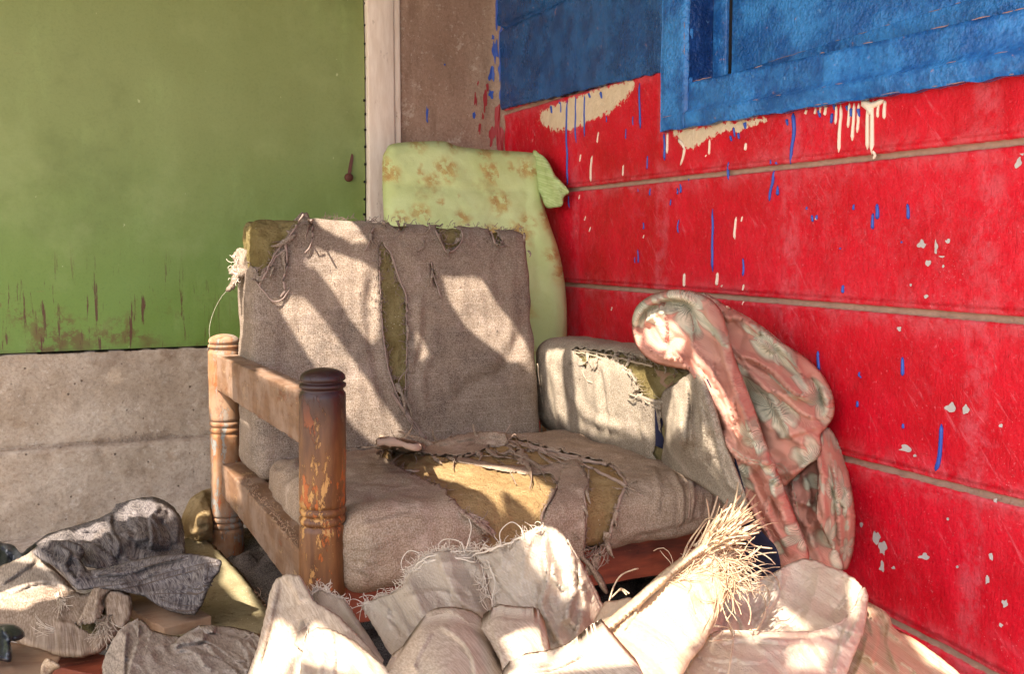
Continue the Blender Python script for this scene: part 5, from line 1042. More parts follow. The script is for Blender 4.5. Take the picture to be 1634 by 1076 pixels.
o, d10 = cloth('tan_sheet', [dict(outline=[(1340, 1092), (1356, 1050), (1370, 1012), (1374, 980), (1378, 970), (1398, 968), (1412, 976), (1420, 984), (1424, 1000), (1440, 1014), (1462, 1022), (1485, 1038), (1508, 1056), (1530, 1074), (1545, 1092)],
    ctrl=[(1376, 972, 1.44), (1420, 985, 1.46), (1350, 1080, 1.24), (1530, 1080, 1.33), (1430, 1050, 1.33)], roll=(4, .008), sp=3.6, body=.06, auto=[(10, 50, 70, 6, .008)], crum=[(.024, .09, 1.4, 40), (.007, .03, 1.2, 0)], noise=[(.006, .09, 1.6, 40), (.0016, .03, 1, 0)], folds=[([(1385, 975), (1400, 1010), (1390, 1060)], 10, .014, -1), ([(1420, 990), (1416, 1030), (1440, 1080)], 12, .012, 1), ([(1384, 1010), (1376, 1050), (1360, 1085)], 9, .014, 1)])],
    M['canvas2'], 'tan canvas sheet in the bottom right corner against the red wall', 'cloth', solid=0)

# ---- dark rubbish mound added under the armchair; its black colour deepens the void's shade
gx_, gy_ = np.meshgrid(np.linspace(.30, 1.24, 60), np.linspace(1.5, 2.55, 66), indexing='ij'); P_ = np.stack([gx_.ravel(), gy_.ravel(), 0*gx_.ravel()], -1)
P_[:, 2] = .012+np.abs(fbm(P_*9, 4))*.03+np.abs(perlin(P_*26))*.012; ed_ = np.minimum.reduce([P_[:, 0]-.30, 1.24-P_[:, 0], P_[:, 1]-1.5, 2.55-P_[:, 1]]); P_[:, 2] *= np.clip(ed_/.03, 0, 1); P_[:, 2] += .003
tag(mk('rubbish_shade_mound', P_, grid(59, 65), m_fabric('shade_black_rags', srgb(44, 36, 32), srgb(62, 50, 42), srgb(28, 22, 20), 80)), 'dark matted rubbish, blackened to deepen the shade underneath the armchair', 'rubbish', kind='stuff')

# ---- left pile
o, e1 = cloth('dirty_board', [dict(outline=[(200, 900), (260, 880), (300, 862), (322, 864), (345, 884), (372, 914), (400, 948), (427, 984), (422, 1008), (400, 1028), (330, 1040), (250, 1040), (215, 1000)],
    ctrl=[(320, 866, 'Z.06'), (425, 985, 'Z.05'), (300, 1000, 'Z.05'), (220, 950, 'Z.05')], smooth=False, body=.02, sp=4.5, noise=[(.003, .06, 1, 0)], rag=.6)], M['slab'], 'dirty yellowish board on the ground between the dark jeans and the armchair', 'board', solid=.012)
o, e2 = cloth('stone', [dict(outline=[(290, 830), (296, 812), (304, 796), (318, 786), (326, 784), (333, 800), (339, 816), (341, 845), (342, 868), (322, 872), (298, 866)],
    ctrl=[(300, 820, 2.38), (325, 786, 2.42), (318, 830, 2.26), (338, 860, 2.32), (300, 862, 2.30)], roll=(12, .06), body=.12, sp=3, crum=[(.02, .05, 1, 0)], noise=[(.012, .05, 1, 0), (.004, .015, 1, 0)], folds=[([(326, 786), (314, 820), (320, 866)], 8, .016, 1)])], M['stone'], 'rough yellow stone beside the rear post', 'stone', solid=0)
o, e3 = cloth('black_plastic', [dict(outline=[(-20, 866), (4, 868), (22, 872), (34, 884), (44, 876), (58, 866), (80, 852), (110, 850), (90, 880), (60, 900), (30, 915), (-20, 920)],
    ctrl=[(0, 880, 'Z.07'), (80, 860, 'Z.07'), (20, 900, 'Z.05')], sp=3.4, crum=[(.030, .03, 1.4, 40)], noise=[(.012, .04, 1.5, 40)], folds=[([(2, 872), (16, 884), (30, 900)], 6, .02, 1)])], M['black'], 'crumpled black plastic behind the jeans at the left edge', 'plastic sheet')
JD = [(60, 890, 'Z.13'), (130, 840, 'Z.14'), (185, 812, 'Z.15'), (245, 797, 'Z.16'), (290, 840, 'Z.13'), (300, 886, 1.98), (350, 900, 1.86), (310, 975, 1.78), (200, 945, 1.80), (120, 935, 1.84), (80, 905, 1.92), (180, 900, 1.93), (240, 860, 1.98)]
o, e4 = cloth('grey_jeans', [
 dict(outline=[(58, 868), (74, 856), (100, 846), (130, 838), (160, 828), (178, 818), (186, 806), (205, 800), (228, 795), (245, 794), (262, 800), (276, 810), (288, 826), (293, 848), (294, 872), (296, 892), (270, 905), (230, 918), (190, 915), (140, 905), (100, 895), (70, 888)],
      ctrl=[(60, 870, 2.12), (130, 842, 2.2), (190, 806, 2.3), (245, 796, 2.33), (292, 840, 2.22), (292, 885, 2.06), (200, 905, 2.0), (100, 888, 2.02), (220, 850, 2.1)], roll=(5, .012), sp=2.8, fk=1.3, auto=[(14, 70, 45, 4, .010), (10, 10, 50, 4, .008)], crum=[(.028, .06, 1.6, 60), (.010, .022, 1.4, 20)], noise=[(.010, .045, 1.8, 60), (.003, .018, 2, 60)], uvr=.6, folds=[
      ([(178, 815), (176, 840), (190, 870), (186, 892)], 9, .03, -1), ([(236, 800), (248, 812), (240, 830), (242, 862), (236, 880)], 8, .035, 1), ([(196, 850), (216, 862), (240, 860)], 7, .02, 1), ([(246, 806), (268, 810), (284, 836), (280, 870)], 8, .03, -1), ([(252, 830), (268, 850), (276, 880)], 8, -.03, 0), ([(120, 848), (160, 850), (190, 880)], 8, .02, 1), ([(70, 866), (110, 862), (150, 872), (190, 900)], 10, .025, -1), ([(150, 835), (170, 850), (178, 880)], 6, .016, 0), ([(210, 800), (205, 830), (215, 850)], 6, .014, 1), ([(216, 870), (250, 880), (290, 878)], 8, -.03, 0)]),
 dict(outline=[(52, 882), (62, 870), (80, 864), (110, 864), (130, 872), (135, 884), (128, 896), (140, 912), (170, 908), (205, 898), (240, 890), (275, 886), (305, 885), (332, 890), (354, 896), (350, 912), (338, 926), (330, 944), (322, 966), (310, 982), (296, 981), (270, 975), (252, 966), (232, 952), (205, 946), (178, 940), (150, 940), (124, 942), (112, 930), (100, 915), (84, 902), (66, 894)],
      ctrl=[(60, 880, 1.98), (110, 866, 2.0), (130, 935, 1.82), (200, 900, 1.9), (310, 886, 1.86), (350, 898, 1.80), (310, 980, 1.74), (230, 950, 1.78), (200, 940, 1.79)], roll=(4, .009), sp=2.8, fk=1.2, auto=[(14, -10, 70, 4, .006)], crum=[(.016, .06, 3, -14), (.007, .02, 2, -14)], noise=[(.006, .045, 3, -14), (.0025, .018, 2, -14)], uvr=.6, folds=[
      ([(135, 925), (160, 918), (205, 916), (250, 900), (300, 890)], 7, .018, 1), ([(150, 935), (200, 930), (260, 912), (320, 898), (345, 900)], 4, .007, 0), ([(160, 940), (210, 936), (270, 920), (325, 906)], 4, .007, 0), ([(325, 892), (328, 905), (326, 925), (330, 935)], 4, .010, 0), ([(230, 948), (270, 944), (320, 944)], 5, .008, -1), ([(305, 940), (326, 942), (318, 962)], 6, .01, 1), ([(60, 876), (80, 890), (90, 908)], 6, .016, 1), ([(90, 872), (112, 884), (104, 905), (124, 930)], 8, .024, -1), ([(112, 888), (128, 905), (122, 930)], 7, .02, 1), ([(130, 880), (140, 905), (150, 925)], 7, -.02, 0), ([(252, 960), (280, 970), (310, 974)], 3, .006, 0)])],
    M['jean'], 'crumpled faded grey jeans on top of the left pile', 'jeans')
o, e5 = cloth('grey_sheet', [dict(outline=[(-20, 912), (0, 905), (24, 896), (44, 886), (56, 876), (66, 890), (84, 906), (102, 924), (120, 944), (126, 962), (100, 960), (60, 952), (20, 960), (-20, 962)],
    ctrl=[(0, 910, 1.98), (55, 880, 2.05), (0, 955, 1.84), (120, 955, 1.84), (60, 920, 1.93)], roll=(4, .01), sp=3.4, crum=[(.014, .06, 2.4, -25)], noise=[(.006, .07, 2.5, -25)], folds=[([(0, 935), (30, 915), (60, 892)], 7, .022, 1), ([(10, 955), (45, 935), (80, 930), (110, 945)], 7, .018, 1), ([(60, 895), (85, 920), (110, 945)], 5, .014, 0)])], M['trous'], 'pale grey sheet squeezed under the jeans at the left edge', 'cloth')
KD = [(0, 945, 1.86), (0, 1020, 1.66), (90, 935, 1.88), (190, 950, 1.80), (200, 990, 1.72), (140, 1045, 1.62), (60, 1035, 1.63), (80, 985, 1.72)]
KH = [(118, 996), (140, 990), (160, 985), (168, 968), (176, 975), (178, 990), (166, 1005), (150, 1016), (130, 1006)]
o, e6 = cloth('torn_cushion', [dict(outline=[(-20, 945), (0, 940), (40, 932), (80, 932), (110, 944), (135, 950), (160, 940), (178, 940), (196, 942), (208, 950), (211, 968), (206, 990), (190, 1008), (176, 1026), (160, 1042), (130, 1050), (95, 1048), (60, 1040), (30, 1026), (0, 1012), (-20, 1005)],
    ctrl=KD, roll=(12, .035), sp=3.4, body=0, holes=[KH], crum=[(.012, .07, 2, 10), (.004, .02, 1.4, 0)], noise=[(.005, .08, 2, 10), (.0016, .02, 1, 0)], folds=[([(0, 950), (50, 958), (90, 952)], 10, .012, 1), ([(80, 990), (120, 998), (150, 1005)], 8, .010, -1), ([(170, 960), (180, 990), (170, 1020)], 8, .014, 1)])], M['dusty'], 'dusty tan cushion with its end ripped open, on the floor at lower left', 'cushion')
cloth('stuffing', [dict(outline=[(84, 1000), (100, 990), (120, 985), (150, 980), (182, 968), (186, 1000), (170, 1022), (140, 1034), (110, 1036), (95, 1020)], ctrl=[(a, b, c+.022) if not isinstance(c, str) else (a, b, c) for a, b, c in KD], sp=3.2, noise=[(.008, .03, 1, 0)])], M['foamo'], parent=o, solid=.004)
cloth('torn_flap', [dict(outline=[(140, 962), (146, 944), (158, 932), (172, 922), (178, 928), (182, 936), (172, 946), (162, 958), (164, 970), (160, 986), (150, 994), (134, 997), (124, 996), (132, 978)], ctrl=[(a, b, c-.03) for a, b, c in KD], sp=2.8, roll=(3, .006), rag=1, noise=[(.005, .04, 1.5, 70)], folds=[([(158, 936), (154, 960), (150, 990)], 5, .012, 1)]),
                    dict(outline=[(168, 950), (180, 942), (198, 946), (209, 958), (208, 985), (196, 1002), (184, 1000), (180, 985), (172, 986), (168, 970)], ctrl=[(a, b, c-.015) for a, b, c in KD], sp=2.8, roll=(5, .016), noise=[(.006, .04, 1.5, 70)], rag=.6)], M['dusty'], parent=o, solid=.002)
tb = MB(); D = e6[0]
for k in range(60): strand(tb, D, (172+rng.normal()*4, 985+rng.uniform(-6, 14)), 118+rng.normal()*14, rng.uniform(15, 52), .4, .0006, .03, seed=k+900)
for k in range(30): strand(tb, D, (92+rng.normal()*2, 950+rng.normal()*3), 62+rng.normal()*9, rng.uniform(14, 36), .35, .0006, .02, seed=k+950)
for k in range(10): strand(tb, D, (88+rng.normal()*3, 1008+rng.normal()*3), 185+rng.normal()*6, rng.uniform(20, 48), .25, .0006, .012, seed=k+990)
for k in range(30): strand(tb, D, (125+rng.uniform(0, 50), 990+rng.normal()*5), rng.uniform(0, 360), rng.uniform(5, 13), 1, .0006, .03, seed=k+1100)
tag(tb.build('loose_threads', M['thread'], o), kind='stuff')
o, e7 = cloth('beige_trousers', [dict(outline=[(165, 1092), (163, 1062), (170, 1042), (180, 1022), (190, 1006), (200, 998), (212, 1004), (222, 1018), (248, 1026), (276, 1030), (286, 1018), (300, 1011), (325, 1010), (352, 1012), (380, 1018), (402, 1026), (416, 1040), (408, 1092)],
    ctrl=[(165, 1060, 1.46), (200, 1000, 1.56), (250, 1028, 1.5), (320, 1011, 1.55), (410, 1035, 1.5), (300, 1080, 1.38), (200, 1080, 1.38)], roll=(4, .008), sp=3.2, body=.05, fk=1.2, auto=[(14, 20, 60, 5, .008)], crum=[(.020, .07, 2, 15), (.007, .022, 1.6, 10)], noise=[(.006, .07, 2.5, 10), (.0015, .02, 2, 10)], folds=[
    ([(204, 1006), (200, 1035), (198, 1080)], 7, .018, -1), ([(222, 1020), (212, 1050), (204, 1085)], 8, .016, 1), ([(275, 1036), (290, 1028), (320, 1024), (330, 1012)], 8, .018, 1), ([(300, 1014), (340, 1030), (380, 1060), (400, 1085)], 9, .016, 1), ([(280, 1050), (320, 1044), (360, 1058), (390, 1085)], 9, .016, -1), ([(376, 1020), (392, 1040), (400, 1070)], 6, .014, 1), ([(240, 1030), (250, 1060), (300, 1075)], 10, .008, 0)])],
    M['trous'], 'beige cotton trousers crumpled at the bottom, left of the sacks', 'trousers', solid=0)
o, e8 = cloth('black_bag_scrap', [dict(outline=[(-20, 1000), (0, 998), (20, 998), (34, 1006), (38, 1016), (28, 1022), (16, 1024), (18, 1040), (16, 1056), (4, 1054), (-20, 1050)], ctrl=[(0, 1000, 1.58), (36, 1015, 1.56), (10, 1055, 1.5)], roll=(4, .012), sp=3, crum=[(.024, .03, 1.4, 40)], noise=[(.008, .03, 2, 50)], folds=[([(4, 1004), (14, 1024), (12, 1050)], 5, .014, 1)])], M['black'], 'black plastic bag scrap over the torn cushion at the left edge', 'plastic bag')
o, e9 = cloth('brown_cardboard', [dict(outline=[(-20, 1028), (20, 1028), (60, 1036), (96, 1050), (90, 1064), (70, 1092), (-20, 1092)], ctrl=[(0, 1035, 1.60), (90, 1055, 1.57), (0, 1085, 1.47)], sp=4, noise=[(.004, .05, 1.5, 0)], smooth=False, rag=.5)], M['plank'], 'dusty brown cardboard in the lower left corner', 'cardboard')
cloth('torn_corner', [dict(outline=[(66, 1064), (74, 1052), (90, 1058), (96, 1066), (84, 1072), (78, 1080), (66, 1078)], ctrl=[(80, 1065, 1.5)], sp=3, noise=[(.006, .03, 1, 0)], roll=(3, .006))], M['canvas2'], parent=o, solid=.001)
mb = MB(); a = onZ(95, 1070, .05); b = onZ(215, 1120, .05); c = onZ(205, 940, .04); d = onZ(300, 1020, .04)
def plank(p, q, w, h, mat, name, label):
    p = np.array(p, float); q = np.array(q, float); t = (q-p)/np.linalg.norm(q-p); s_ = np.cross(t, [0, 0, 1]); s_ /= np.linalg.norm(s_); V = []
    for i in range(30):
        c = p+(q-p)*i/29
        for (u_, v_) in ((-1, 0), (1, 0), (1, 1), (-1, 1)): V.append(c+s_*w/2*u_+np.array([0, 0, h*v_]))
    V = np.array(V); V = V+(fbm(V*22, 3)*.002)[:, None]; F = [(i*4+j, i*4+(j+1) % 4, i*4+4+(j+1) % 4, i*4+4+j) for i in range(29) for j in range(4)]+[(3, 2, 1, 0), (116, 117, 118, 119)]
    return tag(mk(name, V, F, mat, smooth=False, bevel=.002), label, 'board')
plank(onZ(80, 1066, .03), onZ(330, 1110, .03), .07, .02, M['railr'], 'red_brown_board', 'red brown board lying below the torn cushion')
plank(onZ(195, 945, .06), onZ(300, 1012, .06), .09, .02, M['plank'], 'broken_plank', 'broken brown plank poking out under the jeans')
# ================================================================ chair trim: threads, torn strips
def surf(o):
    from mathutils.bvhtree import BVHTree
    me = o.data; off = wloc(o); V = [Vector((np.array(v.co)+off).tolist()) for v in me.vertices]
    return BVHTree.FromPolygons(V, [tuple(p.vertices) for p in me.polygons])
def hit(b, x, y, fallback=1.7):
    d = Vector(ray(x, y).tolist()); n = d.length; r_ = b.ray_cast(Vector(CAM.tolist()), d/n)
    return r_[3]/n if r_[0] is not None else None
def sdf_of(b, default):
    cache = {}
    def f(x, y):
        out = []
        for a, c in zip(np.atleast_1d(x), np.atleast_1d(y)):
            h = hit(b, float(a), float(c)); 
            if h is None: h = cache.get('l', default)
            cache['l'] = h; out.append(h)
        return np.array(out)
    return f
obj = {o.name: o for o in bpy.data.objects}
obj2 = lambda n: bpy.data.objects[n]
bvB = surf(obj['back_foam']); bB = sdf_of(bvB, 2.3); bS = sdf_of(surf(obj['seat_foam']), 1.7); bA = sdf_of(surf(obj['arm_foam']), 1.95)
# back cushion
tb = MB(); O = .0115
hem(tb, bB, [(613, 391), (624, 404), (634, 436), (648, 472), (650, 500), (651, 492)], .0018, O, .8); hem(tb, bB, [(648, 500), (650, 540), (648, 590), (646, 640)], .0014, O, 1.2)
hem(tb, bB, [(607, 400), (606, 440), (609, 500), (612, 540), (620, 590), (632, 625), (645, 655)], .0013, O, .8)
for k in range(3): hem(tb, bB, [(624+k, 628), (642+k*2, 655), (658+k*3, 680), (676+k*2, 700)], .0018, O+.002*k, 2)
for k in range(220): a = BT[0][rng.integers(len(BT[0]))]; strand(tb, bB, a, rng.uniform(0, 360), rng.uniform(3, 14), .8, .0010, O-.002, seed=k)
okb = lambda a: hit(bvB, a[0], a[1]) is not None
for t_, n_ in ((BT[1][len(BT[1])//4:], 130), (BT[2], 70), (BT[3], 30), (BT[4], 50), (BT[6], 50), (BT[7], 30), (BT[5], 10)):
    for k in range(n_): a = t_[rng.integers(len(t_))]; okb(a) and strand(tb, bB, a, 70+rng.normal()*50, rng.uniform(4, 18), .7, .0011, O, seed=k+int(a[0]))
hem(tb, bB, [(396, 436), (410, 452), (425, 470), (436, 482), (452, 476), (462, 462)], .0017, O+.002, 1.5); hem(tb, bB, [(455, 388), (458, 410), (457, 430), (452, 446), (455, 462), (448, 474)], .0024, O+.004, 1.5)
hem(tb, bB, [(484, 342), (470, 366), (452, 388), (436, 410), (424, 436), (414, 455)], .0017, O+.004, 1.2); hem(tb, bB, [(497, 352), (499, 372), (496, 392), (486, 404)], .002, O+.002, 1.5); hem(tb, bB, [(432, 424), (440, 410), (456, 398)], .002, O+.003, 1.5)
hem(tb, bB, [(688, 418), (692, 440), (698, 458), (704, 476)], .0016, O, .6); hem(tb, bB, [(694, 366), (706, 390), (712, 402), (728, 398), (738, 380), (736, 366)], .0022, O+.002, 1.5); hem(tb, bB, [(784, 370), (792, 392), (806, 393)], .002, O+.002, 1.2)
hem(tb, bB, [(582, 400), (590, 385), (592, 372), (598, 362)], .0018, O+.001, 2); hem(tb, bB, [(668, 400), (676, 392), (674, 380)], .0012, O, 2)
hem(tb, bB, [(652, 590), (640, 600), (636, 612), (642, 622), (652, 618)], .0009, O+.004, 1)
for k in range(240):   # pulled tufts over the fabric
    x, y = rng.uniform(560, 850), 350+abs(rng.normal())*70
    if y < 640 and okb((x, y-4)): strand(tb, bB, (x, y), 88+rng.normal()*22, rng.uniform(3, 9), .5, .0008, O-.001, seed=k+5000, n=4)
for k in range(40):
    strand(tb, bB, (rng.uniform(430, 600), rng.uniform(390, 620)), 80+rng.normal()*30, rng.uniform(3, 10), .5, .0009, O-.001, seed=k+5300, n=4)
for k in range(34): y = rng.uniform(362, 470); okb((834+(y-352)*.14, y)) and strand(tb, bB, (834+(y-352)*.14, y), rng.uniform(-30, 60), rng.uniform(5, 12), .6, .0008, O, seed=k+5400, n=5)
tY = lambda a, b: dpl(a, b, 1, 2.30)
for k in range(110):
    x = rng.choice([rng.uniform(510, 600), rng.uniform(600, 740), rng.uniform(740, 836)]); yt = 345+(x-500)*.06; strand(tb, tY, (x, yt+rng.uniform(0, 5)), rng.uniform(-175, -5), rng.uniform(4, 12), .9, .0010, .0, seed=k+5600, n=5)
tag(tb.build('pulled_threads', m_plain('taupe_threads', srgb(156, 134, 120), .95, srgb(128, 108, 96), .1), chair), kind='stuff')
# torn flap and tuft at the top left corner
cloth('torn_cover_flap', [dict(outline=[(484, 338), (492, 344), (498, 360), (499, 380), (488, 400), (472, 412), (458, 424), (444, 432), (434, 428), (440, 412), (452, 404), (462, 392), (448, 398), (436, 410), (430, 402), (442, 388), (456, 368), (470, 350)],
     ctrl=[(484, 342, 2.30), (497, 370, 2.275), (436, 420, 2.24), (460, 380, 2.25)], sp=2.6, roll=(3, .006), rag=.7, noise=[(.004, .03, 2.5, -50)], folds=[([(484, 344), (466, 372), (446, 402)], 4, .014, 1), ([(494, 356), (480, 384), (462, 410)], 4, .012, -1), ([(470, 374), (482, 376), (486, 370)], 4, .010, 0)])], M['fab'], parent=chair, solid=.0015)
cloth('foam_tuft', [dict(outline=[(376, 402), (384, 396), (394, 400), (397, 420), (402, 436), (392, 440), (380, 450), (372, 462), (364, 466), (361, 462), (368, 452), (370, 440), (366, 430), (374, 420), (370, 408)], ctrl=[(380, 400, 2.28), (398, 430, 2.25), (364, 464, 2.24)], sp=2.4, roll=(3, .008), rag=1.2, crum=[(.02, .02, 2, 60)], noise=[(.004, .02, 1.5, 60)], folds=[([(390, 404), (384, 430), (370, 458)], 5, .012, 1)])], M['fab'], parent=chair, solid=.003)
tb = MB(); L = crom([(362, 464), (352, 476), (340, 500), (334, 525), (335, 545), (330, 560)], 8); tb.tube([atd(a, b, 2.26) for a, b in L], .00035, 4)
for k in range(24): strand(tb, tps([(380, 400, 2.27), (398, 430, 2.24), (364, 464, 2.23)]), (376+rng.normal()*5, 405+rng.uniform(0, 55)), 190+rng.normal()*40, rng.uniform(4, 11), .8, .0009, .004, seed=k+77, n=5)
tag(tb.build('hanging_thread', M['thread'], chair), kind='stuff')
# seat: torn strips
tb = MB(); O = .0085
hem(tb, bS, [(603, 706), (625, 706), (650, 712), (674, 716)], .0075, .014, 1.5)
hem(tb, bS, [(868, 700), (820, 697), (800, 700), (850, 712), (900, 726), (940, 736), (970, 742)], .003, O+.003, 2); hem(tb, bS, [(806, 702), (850, 716), (905, 731), (968, 742)], .0032, O, 1.5)
hem(tb, bS, [(930, 742), (960, 756), (985, 768), (998, 776)], .0032, O+.002, 2); hem(tb, bS, [(972, 740), (986, 752), (996, 766), (1002, 780)], .003, O+.002, 2); hem(tb, bS, [(1000, 776), (990, 795), (984, 815), (976, 838), (972, 858), (956, 878)], .003, O+.002, 2.5)
hem(tb, bS, [(996, 768), (1008, 778), (1018, 788), (1026, 792)], .0018, O+.002, 2); hem(tb, bS, [(1024, 744), (1040, 754), (1056, 776)], .0018, O+.001, 1.5); hem(tb, bS, [(1098, 770), (1101, 800), (1098, 830)], .0013, O-.001, 1)
hem(tb, bS, [(866, 838), (864, 826), (872, 808), (884, 790), (889, 772), (884, 758)], .002, O+.002, 1.5); hem(tb, bS, [(936, 770), (932, 790), (936, 820), (934, 850), (932, 880)], .0016, O, 1.2)
for a, b, c in [((735, 819), (758, 824), (780, 836)), ((745, 822), (770, 834), (790, 850)), ((740, 820), (764, 838), (792, 852)), ((604, 742), (640, 750), (668, 752)), ((612, 748), (640, 754), (662, 762)), ((690, 772), (700, 780), (706, 784))]: hem(tb, bS, [a, b, c], .002, O+.002, 2.5)
hem(tb, bS, [(800, 706), (818, 718), (838, 732), (826, 740)], .0022, O+.004, 1.5); hem(tb, bS, [(796, 700), (808, 690), (814, 678)], .0014, O+.004, 2)
for k in range(420): a = ST[0][rng.integers(len(ST[0]))]; strand(tb, bS, a, rng.uniform(0, 360), rng.uniform(3, 13), .8, .0008, O-.001, seed=k+40)
for k in range(26): strand(tb, bS, (955+rng.normal()*8, 878+rng.normal()*5), 95+rng.normal()*22, rng.uniform(14, 40), .7, .0011, O+.004, seed=k+240)
tag(tb.build('seat_threads', m_plain('seat_threads', srgb(166, 140, 120), .95, srgb(140, 114, 96), .1), chair), kind='stuff')
def sheet(name, outline, folds, mat, b, out, noise, **k):
    O_ = np.array(outline); c = [(x, y, float(b(x, y)[0])-out) for x, y in [tuple(q) for q in O_[::max(1, len(O_)//9)]]+[tuple(O_.mean(0))]]
    cloth(name, [dict(outline=outline, ctrl=c, folds=folds, noise=noise, sp=2.8, roll=(3, .006), **k)], mat, parent=chair, solid=.0015)
sheet('rumpled_strip', [(601, 704), (608, 698), (640, 700), (668, 706), (684, 712), (700, 704), (726, 696), (760, 690), (800, 690), (812, 700), (806, 712), (780, 714), (760, 708), (744, 716), (758, 722), (752, 728), (726, 730), (700, 732), (686, 728), (690, 718), (676, 720), (650, 724), (620, 718), (604, 712)],
    [([(606, 702), (640, 706), (680, 712)], 5, .010, 0), ([(690, 716), (720, 706), (760, 700), (800, 696)], 5, .014, 1), ([(700, 724), (730, 716), (748, 722)], 4, .012, -1), ([(740, 700), (770, 704), (800, 708)], 4, .010, 0)], M['fabs'], bS, .012, [(.004, .03, 2.5, 12)], rag=1.4, crum=[(.020, .028, 2.5, 12), (.006, .01, 2, 12)])
sheet('twisted_strip', [(712, 726), (740, 730), (768, 736), (800, 742), (834, 744), (860, 744), (888, 740), (905, 734), (925, 730), (930, 738), (915, 748), (898, 760), (892, 774), (884, 766), (876, 756), (856, 758), (830, 756), (800, 752), (772, 746), (740, 740), (716, 734)],
    [([(720, 730), (780, 742), (850, 750), (885, 752)], 4, .010, 0), ([(885, 748), (905, 742), (925, 734)], 5, .012, 1)], M['fabs'], bS, .014, [(.003, .03, 2.5, 8)], rag=1.4, crum=[(.018, .025, 3, 8), (.006, .01, 2, 8)])
# cloth tongue over the front between the two holes
sheet('front_tongue', [(900, 742), (916, 734), (930, 738), (934, 752), (938, 766), (934, 790), (934, 815), (936, 850), (932, 884), (944, 900), (956, 915), (965, 930), (970, 948), (962, 944), (950, 925), (938, 905), (926, 893), (900, 880), (878, 866), (864, 842), (866, 826), (876, 806), (888, 784), (894, 762)],
    [([(902, 744), (890, 776), (870, 820)], 5, .008, 0), ([(934, 760), (933, 820), (932, 880)], 3, .004, 0), ([(926, 740), (910, 760), (900, 790)], 8, .006, 1), ([(936, 895), (952, 920), (966, 944)], 5, .008, 0)], M['fabs'], bS, .012, [(.0015, .03, 2.5, 80)], rag=.8)
# arm threads
tb = MB(); O = .0115
for k in range(260): a = AT[0][rng.integers(len(AT[0]))]; strand(tb, bA, a, 80+rng.normal()*45, rng.uniform(4, 22), .7, .0007, O, seed=k+1)
for p in ([(902, 556), (930, 560), (965, 566), (990, 572), (1020, 580)], [(910, 562), (940, 566), (975, 578), (1000, 590)], [(975, 576), (990, 572), (1010, 578), (1040, 584)], [(925, 560), (950, 556), (990, 560), (1030, 572)], [(1004, 630), (1018, 634), (1024, 628)], [(1060, 640), (1080, 626), (1100, 614)], [(1052, 640), (1058, 652), (1070, 658)], [(928, 590), (938, 608), (950, 612)], [(928, 575), (930, 592), (926, 606)]): hem(tb, bA, p, .0022, O+.003, 2.5)
hem(tb, bA, [(858, 580), (862, 620), (868, 650), (874, 672), (878, 690)], .0016, O+.004, 1.5)
tag(tb.build('arm_threads', m_plain('arm_threads', srgb(168, 150, 124), .95, srgb(142, 122, 98), .1), chair), kind='stuff')
sheet('arm_torn_fold', [(1018, 628), (1030, 634), (1050, 638), (1072, 630), (1090, 618), (1100, 612), (1098, 624), (1086, 634), (1074, 642), (1062, 652), (1050, 656), (1036, 650), (1024, 644), (1014, 638)], [([(1024, 634), (1050, 644), (1076, 634)], 4, .010, 1)], M['faba'], bA, .014, [(.006, .025, 2, 0)], rag=.8)
mb = MB(); c = [atd(x, y, float(bA(x, y)[0])-.004) for x, y in [(1046, 590), (1078, 598), (1074, 612), (1064, 620), (1054, 612)]]; n = len(c); c = np.array(c); bk = c+fwd*.006
mb.add(np.vstack([c, bk]), [tuple(range(n)), tuple(range(n, 2*n))[::-1]]+[(i, (i+1) % n, (i+1) % n+n, i+n) for i in range(n)]); mb.build('bare_arm_board', M['rail'], chair, smooth=False)

# ---- seams and hems lying on the cloths
def seams(o, lines, r, mat, name, out=.0012, amp=.8):
    b = sdf_of(surf(o), 1.7); mb = MB()
    for l in lines: hem(mb, b, l, r, out, amp, 5)
    mb.build(name, mat, o)
dk = m_plain('denim_stitching', srgb(58, 50, 50), .95, srgb(104, 88, 74), .1)
seams(obj2('grey_jeans'), [[(150, 938), (205, 932), (265, 916), (320, 902), (346, 898)], [(160, 942), (210, 938), (270, 922), (324, 908), (350, 903)], [(140, 920), (205, 912), (250, 900), (300, 889)], [(142, 926), (205, 918), (252, 906), (306, 893)], [(320, 890), (326, 905), (322, 925), (330, 942)], [(328, 890), (333, 906), (330, 924), (338, 936)], [(300, 938), (318, 940), (340, 928)], [(298, 946), (318, 948), (334, 938)],
    [(236, 950), (270, 948), (316, 950)], [(250, 964), (280, 974), (312, 976)], [(256, 958), (284, 967), (316, 968)], [(150, 850), (168, 862), (180, 890)], [(158, 846), (176, 858), (190, 886)], [(216, 888), (236, 870), (250, 860)], [(98, 868), (112, 884), (106, 900), (122, 924)]], .0013, dk, 'stitched_seams')
seams(obj2('floral_cloth'), [[(1154, 500), (1164, 545), (1176, 585), (1190, 622), (1203, 660), (1216, 700), (1232, 740)], [(1168, 716), (1192, 732), (1222, 738), (1250, 744), (1262, 768), (1270, 800), (1276, 836)], [(1176, 728), (1200, 740), (1236, 744), (1254, 758), (1262, 790)], [(1308, 700), (1310, 740), (1306, 790), (1304, 822)], [(1160, 490), (1190, 506), (1225, 530), (1262, 560)], [(1100, 500), (1106, 520), (1104, 545)]], .0017, m_plain('pale_hem', srgb(178, 160, 132), .95, srgb(170, 120, 104), .1), 'hem', .001, 1.2)
seams(obj2('canvas_sheet'), [[(446, 926), (440, 960), (428, 1010), (414, 1070)]], .001, M['canvas'], 'hem')
